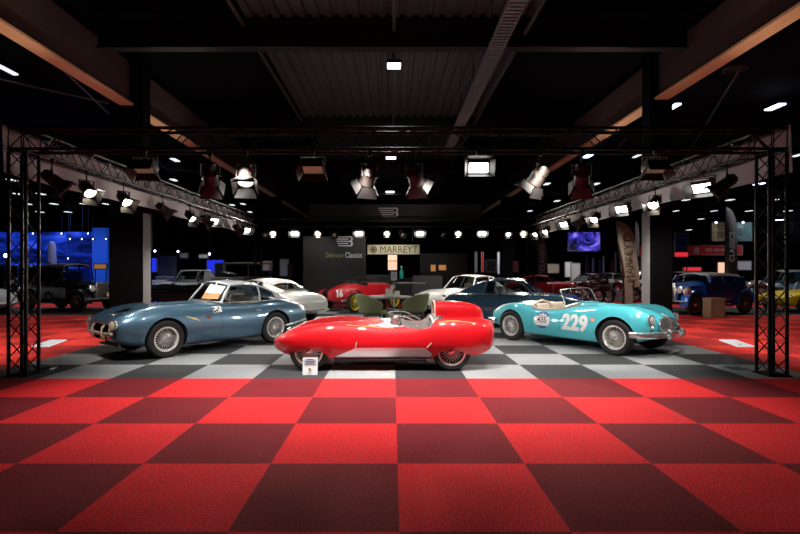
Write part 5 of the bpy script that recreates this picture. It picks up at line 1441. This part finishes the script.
# motorcycles
def bike():
    t = thing('motorcycle', 'x', 'motorcycle')
    for x in (.68, -.68):
        w = MB().lathe([(.24, -.045), (.31, -.05), (.325, 0), (.31, .05), (.24, .045)], (x, 0, .325), 'Y', 24, closed=True).build('wheel', M['rubber'], t)
        s = MB()
        for k in range(16):
            a = 2 * PI * k / 16; s.tube((x, 0, .325), (x + .245 * math.cos(a), 0, .325 + .245 * math.sin(a)), .005, 4)
        s.lathe([(.225, -.03), (.245, -.03), (.245, .03), (.225, .03)], (x, 0, .325), 'Y', 20, closed=True).build('spokes', M['wire'], w)
    MB().path(crom([(-.30, 0, .78), (-.1, 0, .80), (.12, 0, .86), (.32, 0, .84), (.42, 0, .78)], 4), [.03 + .10 * math.sin(PI * k / 16) for k in range(17)], 12).build('fuel_tank', M['carmaroon'], t)
    rbox('seat', (-.38, 0, .78), (.5, .24, .1), M['leathd'], t, .04)
    mb = MB().box((.05, 0, .42), (.36, .24, .3)).lathe([(.10, 0), (.13, .05), (.10, .1), (.13, .15), (.10, .2), (.12, .25)], (.10, 0, .52), 'Z', 12)
    mb.build('engine', M['alu'], t)
    fr = MB()
    for s in (-.07, .07):
        fr.tube((.68, s, .325), (.42, s, .92), .02, 6).path([(.38, s, .8), (.25, s, .3), (-.2, s, .28), (-.68, s, .325)], .016, 6).tube((-.6, s, .72), (-.2, s, .3), .014, 6)
    fr.build('frame', M['blackm'], t)
    MB().path([(.36, -.36, .98), (.40, -.2, 1.04), (.42, 0, 1.0), (.40, .2, 1.04), (.36, .36, .98)], .014, 6).build('handlebar', M['chrome'], t)
    headlamp(t, (.52, 0, .88), .09, (1, 0, 0), depth=.12)
    MB().path([(.2, .14, .45), (.1, .15, .25), (-.4, .16, .26), (-.95, .17, .30)], .032, 8).build('exhaust_pipe', M['chrome'], t)
    mg = [[Vector((x0 + .36 * math.cos(a), y, .33 + .36 * math.sin(a))) for y in (-.07, 0, .07)] for x0, r in ((-.68, 0),) for a in np.linspace(.6, 3.0, 10)]
    MB().grid(mg).build('mudguard', M['carblack'], t)
    return t
b0 = bike()
bl = [(585, 22.5, 2.2, 'dark motorcycle parked farthest in, next to the barrier posts'), (597, 22.8, 2.0, 'dark motorcycle parked in the middle near the barrier plate'), (620, 23.3, 2.2, 'dark motorcycle parked just behind the beige flag base'),
      (741, 21.5, 2.5, 'dark motorcycle standing behind the royal blue saloon bonnet'), (764, 20.2, 2.7, 'dark motorcycle standing right behind the truss tower')]
for i, (px, Y, rz, lab) in enumerate(bl):
    o = b0 if i == 0 else dup(b0)
    o.location = (WX(px, Y), Y, 0); o.rotation_euler = (0, 0, rz); o['label'] = lab

# distant show stands: low counters, stools and framed boards
def stand_counter(label, px, Y, w, m, top, h=1.05):
    t = thing('stand_counter', label, 'counter', (WX(px, Y), Y, 0))
    MB().box((0, 0, h / 2 - .02), (w, .5, h - .04)).build('front_panel', m, t)
    MB().box((0, 0, h), (w + .1, .6, .05)).build('worktop', top, t)
    return t
stand_counter('white counter in the distance beside the white display boards', 584, 36, 1.6, M['boothw'], M['paper'])
stand_counter('red counter under the long red banner', 712, 26.3, 2.4, M['redban'], M['booth'])
stand_counter('pale grey counter before the grey exhibition wall', 170, 34.0, 1.7, M['palegrey'], M['paper'])
stand_counter('dark counter below the pale header board', 200, 36.0, 1.3, M['booth'], M['boothw'])
board('exhibition_wall', 'pale lit exhibition wall far behind the beige flag', 'exhibition wall', 640, 650, 252, 275, 36, M['boothw'])
board('exhibition_wall', 'dim red exhibition wall next to the beige flag top', 'exhibition wall', 638.5, 643, 246, 256, 33, M['redban'])
board('poster_board', 'yellow and white striped board at the edge behind the tower', 'poster', -2, 7, 264, 272, 32, M['pyellow'])
board('poster_board', 'orange striped board under the pale blue lit panel', 'poster', 94, 107, 264, 269, 30, M['lampor'])
board('poster_board', 'white board between the two far vintage saloons', 'poster', 58, 66, 267, 275, 30, M['boothw'])
generic_car('white saloon far behind the beige flag', M['white'], (WX(648, 30), 30.5), hd(-.9, -.4), 'saloon', L=4.3, H=1.4)
generic_car('pale grey coupe far behind the black vintage saloons', M['boothw'], (WX(58, 27), 27.5), hd(.95, -.3), 'saloon', L=4.4, H=1.45)
for i, (px, py, Y, lab) in enumerate(((155, 251, 33, 'bright spotlight over the blue panel beyond the pillar'), (178, 251.5, 33, 'bright spotlight over the grey exhibition wall'), (209.5, 254, 32, 'bright spotlight over the wide blue panel'),
                                      (716, 222.5, 30.6, 'bright small spotlight over the gold-print poster'), (743, 222.5, 30.6, 'bright small spotlight over the blue-grey poster'))):
    t = thing('stand_spotlight', lab, 'spotlight', W(px, py, Y))
    MB().lathe([(0, .16), (.08, .14), (.10, 0), (.09, -.01)], ax='Y', n=12).build('housing', M['black'], t)
    MB().lathe([(0, -.02), (.08, -.005)], ax='Y', n=12).build('lamp_lens', M['L_blue'], t)
    MB().tube((0, .06, .05), (0, .06, HZ - WZ(py, Y) + .1), .012, 5).build('hanging_rod', M['black'], t)

# ================================================================== LIGHT
def spotl(p, aim, e, size=70, blend=.6, col=(1, .95, .88), r=.08):
    l = bpy.data.lights.new('stage_and_fill_beam', 'SPOT'); l.energy = e; l.spot_size = math.radians(size); l.spot_blend = blend; l.color = col; l.shadow_soft_size = r
    o = bpy.data.objects.new('stage_and_fill_beam', l); COL.objects.link(o); o.location = p
    o.rotation_euler = (Vector(aim) - Vector(p)).to_track_quat('-Z', 'Y').to_euler(); return o
def areal(p, aim, e, sx, sy, col=(1, .96, .9)):
    l = bpy.data.lights.new('stage_wash', 'AREA'); l.energy = e; l.shape = 'RECTANGLE'; l.size = sx; l.size_y = sy; l.color = col
    o = bpy.data.objects.new('stage_wash', l); COL.objects.link(o); o.location = p
    o.rotation_euler = (Vector(aim) - Vector(p)).to_track_quat('-Z', 'Y').to_euler(); return o
# front truss keys
for x, tx, ty in ((-4.2, -3.6, 9.3), (-2.1, -2.5, 9.0), (-.4, -.9, 8.3), (.6, .6, 8.2), (2.1, 2.4, 9.2), (4.2, 3.9, 9.3)):
    spotl((x, 6.75, 2.95), (tx, ty, .4), 310, 80, .7)
# floor wash in front of the truss
for x in (-3.6, -1.2, 1.2, 3.6):
    spotl((x, 6.6, 2.95), (x * .8, 6.0, 0), 500 if abs(x) < 2 else 270, 89, 1.0)
# side trusses
for y in (8.4, 10.0, 12.8, 16.0):
    spotl((XL + .3, y, 2.9), (XL + 3.4, y - .3, .2), 290, 95, .7)
    spotl((XR - .3, y, 2.9), (XR - 3.4, y - .3, .2), 290, 95, .7)
    spotl((XL - .5, y, 3.0), (XL - 3.2, y + .6, 0), 330, 95, .8)
    spotl((XR + .5, y, 3.0), (XR + 3.2, y + .6, 0), 330, 95, .8)
# back truss, facing the camera
for px in (272, 318, 387, 458, 523):
    x = WX(px, 19.2); spotl((x, 19.2, 2.85), (x * .8, 8, .3), 1000, 70, .8, (1, .9, .78))
# added fill brightening the pale side fabric, the stand wall and the fascia
for y in (10.5, 13.5, 16.5):
    spotl((XL + 1.3, y, 2.6), (XL - .3, y, 3.3), 28, 120, .9); spotl((XR - 1.3, y, 2.6), (XR + .3, y, 3.3), 28, 120, .9)
for x in (-3.2, -1.2, 1.5): spotl((x, 19.8, 3.1), (x - .3, 21.3, 1.9), 60, 110, .9)
spotl((.5, 17.6, 2.9), (.3, 19.7, 3.85), 45, 90, .9)
spotl((.6, 16.2, 3.0), (-1.2, 18.6, .5), 260, 60, .8)  # added fill spot on the vintage red racer
spotl((2.2, 14.6, 3.2), (2.2, 16.6, .6), 260, 90, .8)  # added fill spot on the white coupe behind the navy one
spotl((0, 16.6, 3.1), (0, 19, 2.3), 110, 60, .8)  # added fill spot on the gold name sign
spotl((-3.2, 12.6, 3.2), (-3.6, 14.6, .7), 200, 90, .8)  # added fill spot on the white fastback near the blue coupe
spotl((.04, 13.4, 7.3), (.04, 8.6, 0), 620, 66, .55, (1, .97, .94), .2)
# added upward fill spots brightening deck and beam flanges, no lamps hang there
spotl((0, 16, 3.9), (0, 17, 8), 45, 120, .8, (1, .93, .9))
for s, x in ((1, -6.9), (-1, 6.9)):
    spotl((x, 11, 3.8), (x - s * 1.0, 8, 6.5), 120, 120, .8, (1, .82, .66))
    spotl((x, 17, 3.8), (x - s * 1.0, 16, 6.5), 110, 120, .8, (1, .82, .72))
# dim hall lights
for x, y, e, c in ((-13, 21, 130, (.8, .85, 1)), (-9, 27, 130, (.9, .92, 1)), (12, 21, 150, (1, .95, .9)), (9, 29, 200, (1, .95, .92)), (16, 20, 170, (1, .96, .9)), (-20, 30, 260, (.25, .35, 1)), (2, 26, 60, (1, .95, .9)), (13, 32, 480, (1, .96, .95)), (9, 36, 420, (1, .97, .96)), (-11, 33, 360, (.9, .95, 1)), (22, 26, 200, (1, .97, .95)), (-17, 22, 160, (.9, .93, 1))):
    spotl((x, y, 6.2), (x, y, 0), e * 3.6, 120, .8, c, .3)
w = bpy.data.worlds.new('hall_dark'); bpy.context.scene.world = w; w.use_nodes = True
bg = w.node_tree.nodes['Background']; bg.inputs[0].default_value = (.5, .55, .7, 1); bg.inputs[1].default_value = .004

# ================================================================== CAMERA
cam = bpy.data.cameras.new('camera'); co = bpy.data.objects.new('camera', cam); COL.objects.link(co)
co.location = (0, 0, CH); co.rotation_euler = (PI / 2, 0, 0)
cam.sensor_fit = 'HORIZONTAL'; cam.sensor_width = 36; cam.lens = F / 800 * 36
cam.shift_x = (400 - CX) / 800; cam.shift_y = (CY - 267) / 800
cam.clip_start = .05; cam.clip_end = 200
sc = bpy.context.scene; sc.camera = co
sc.view_settings.view_transform = 'Standard'; sc.view_settings.look = 'None'; sc.view_settings.exposure = 0; sc.view_settings.gamma = 1
sc.cycles.use_denoising = True
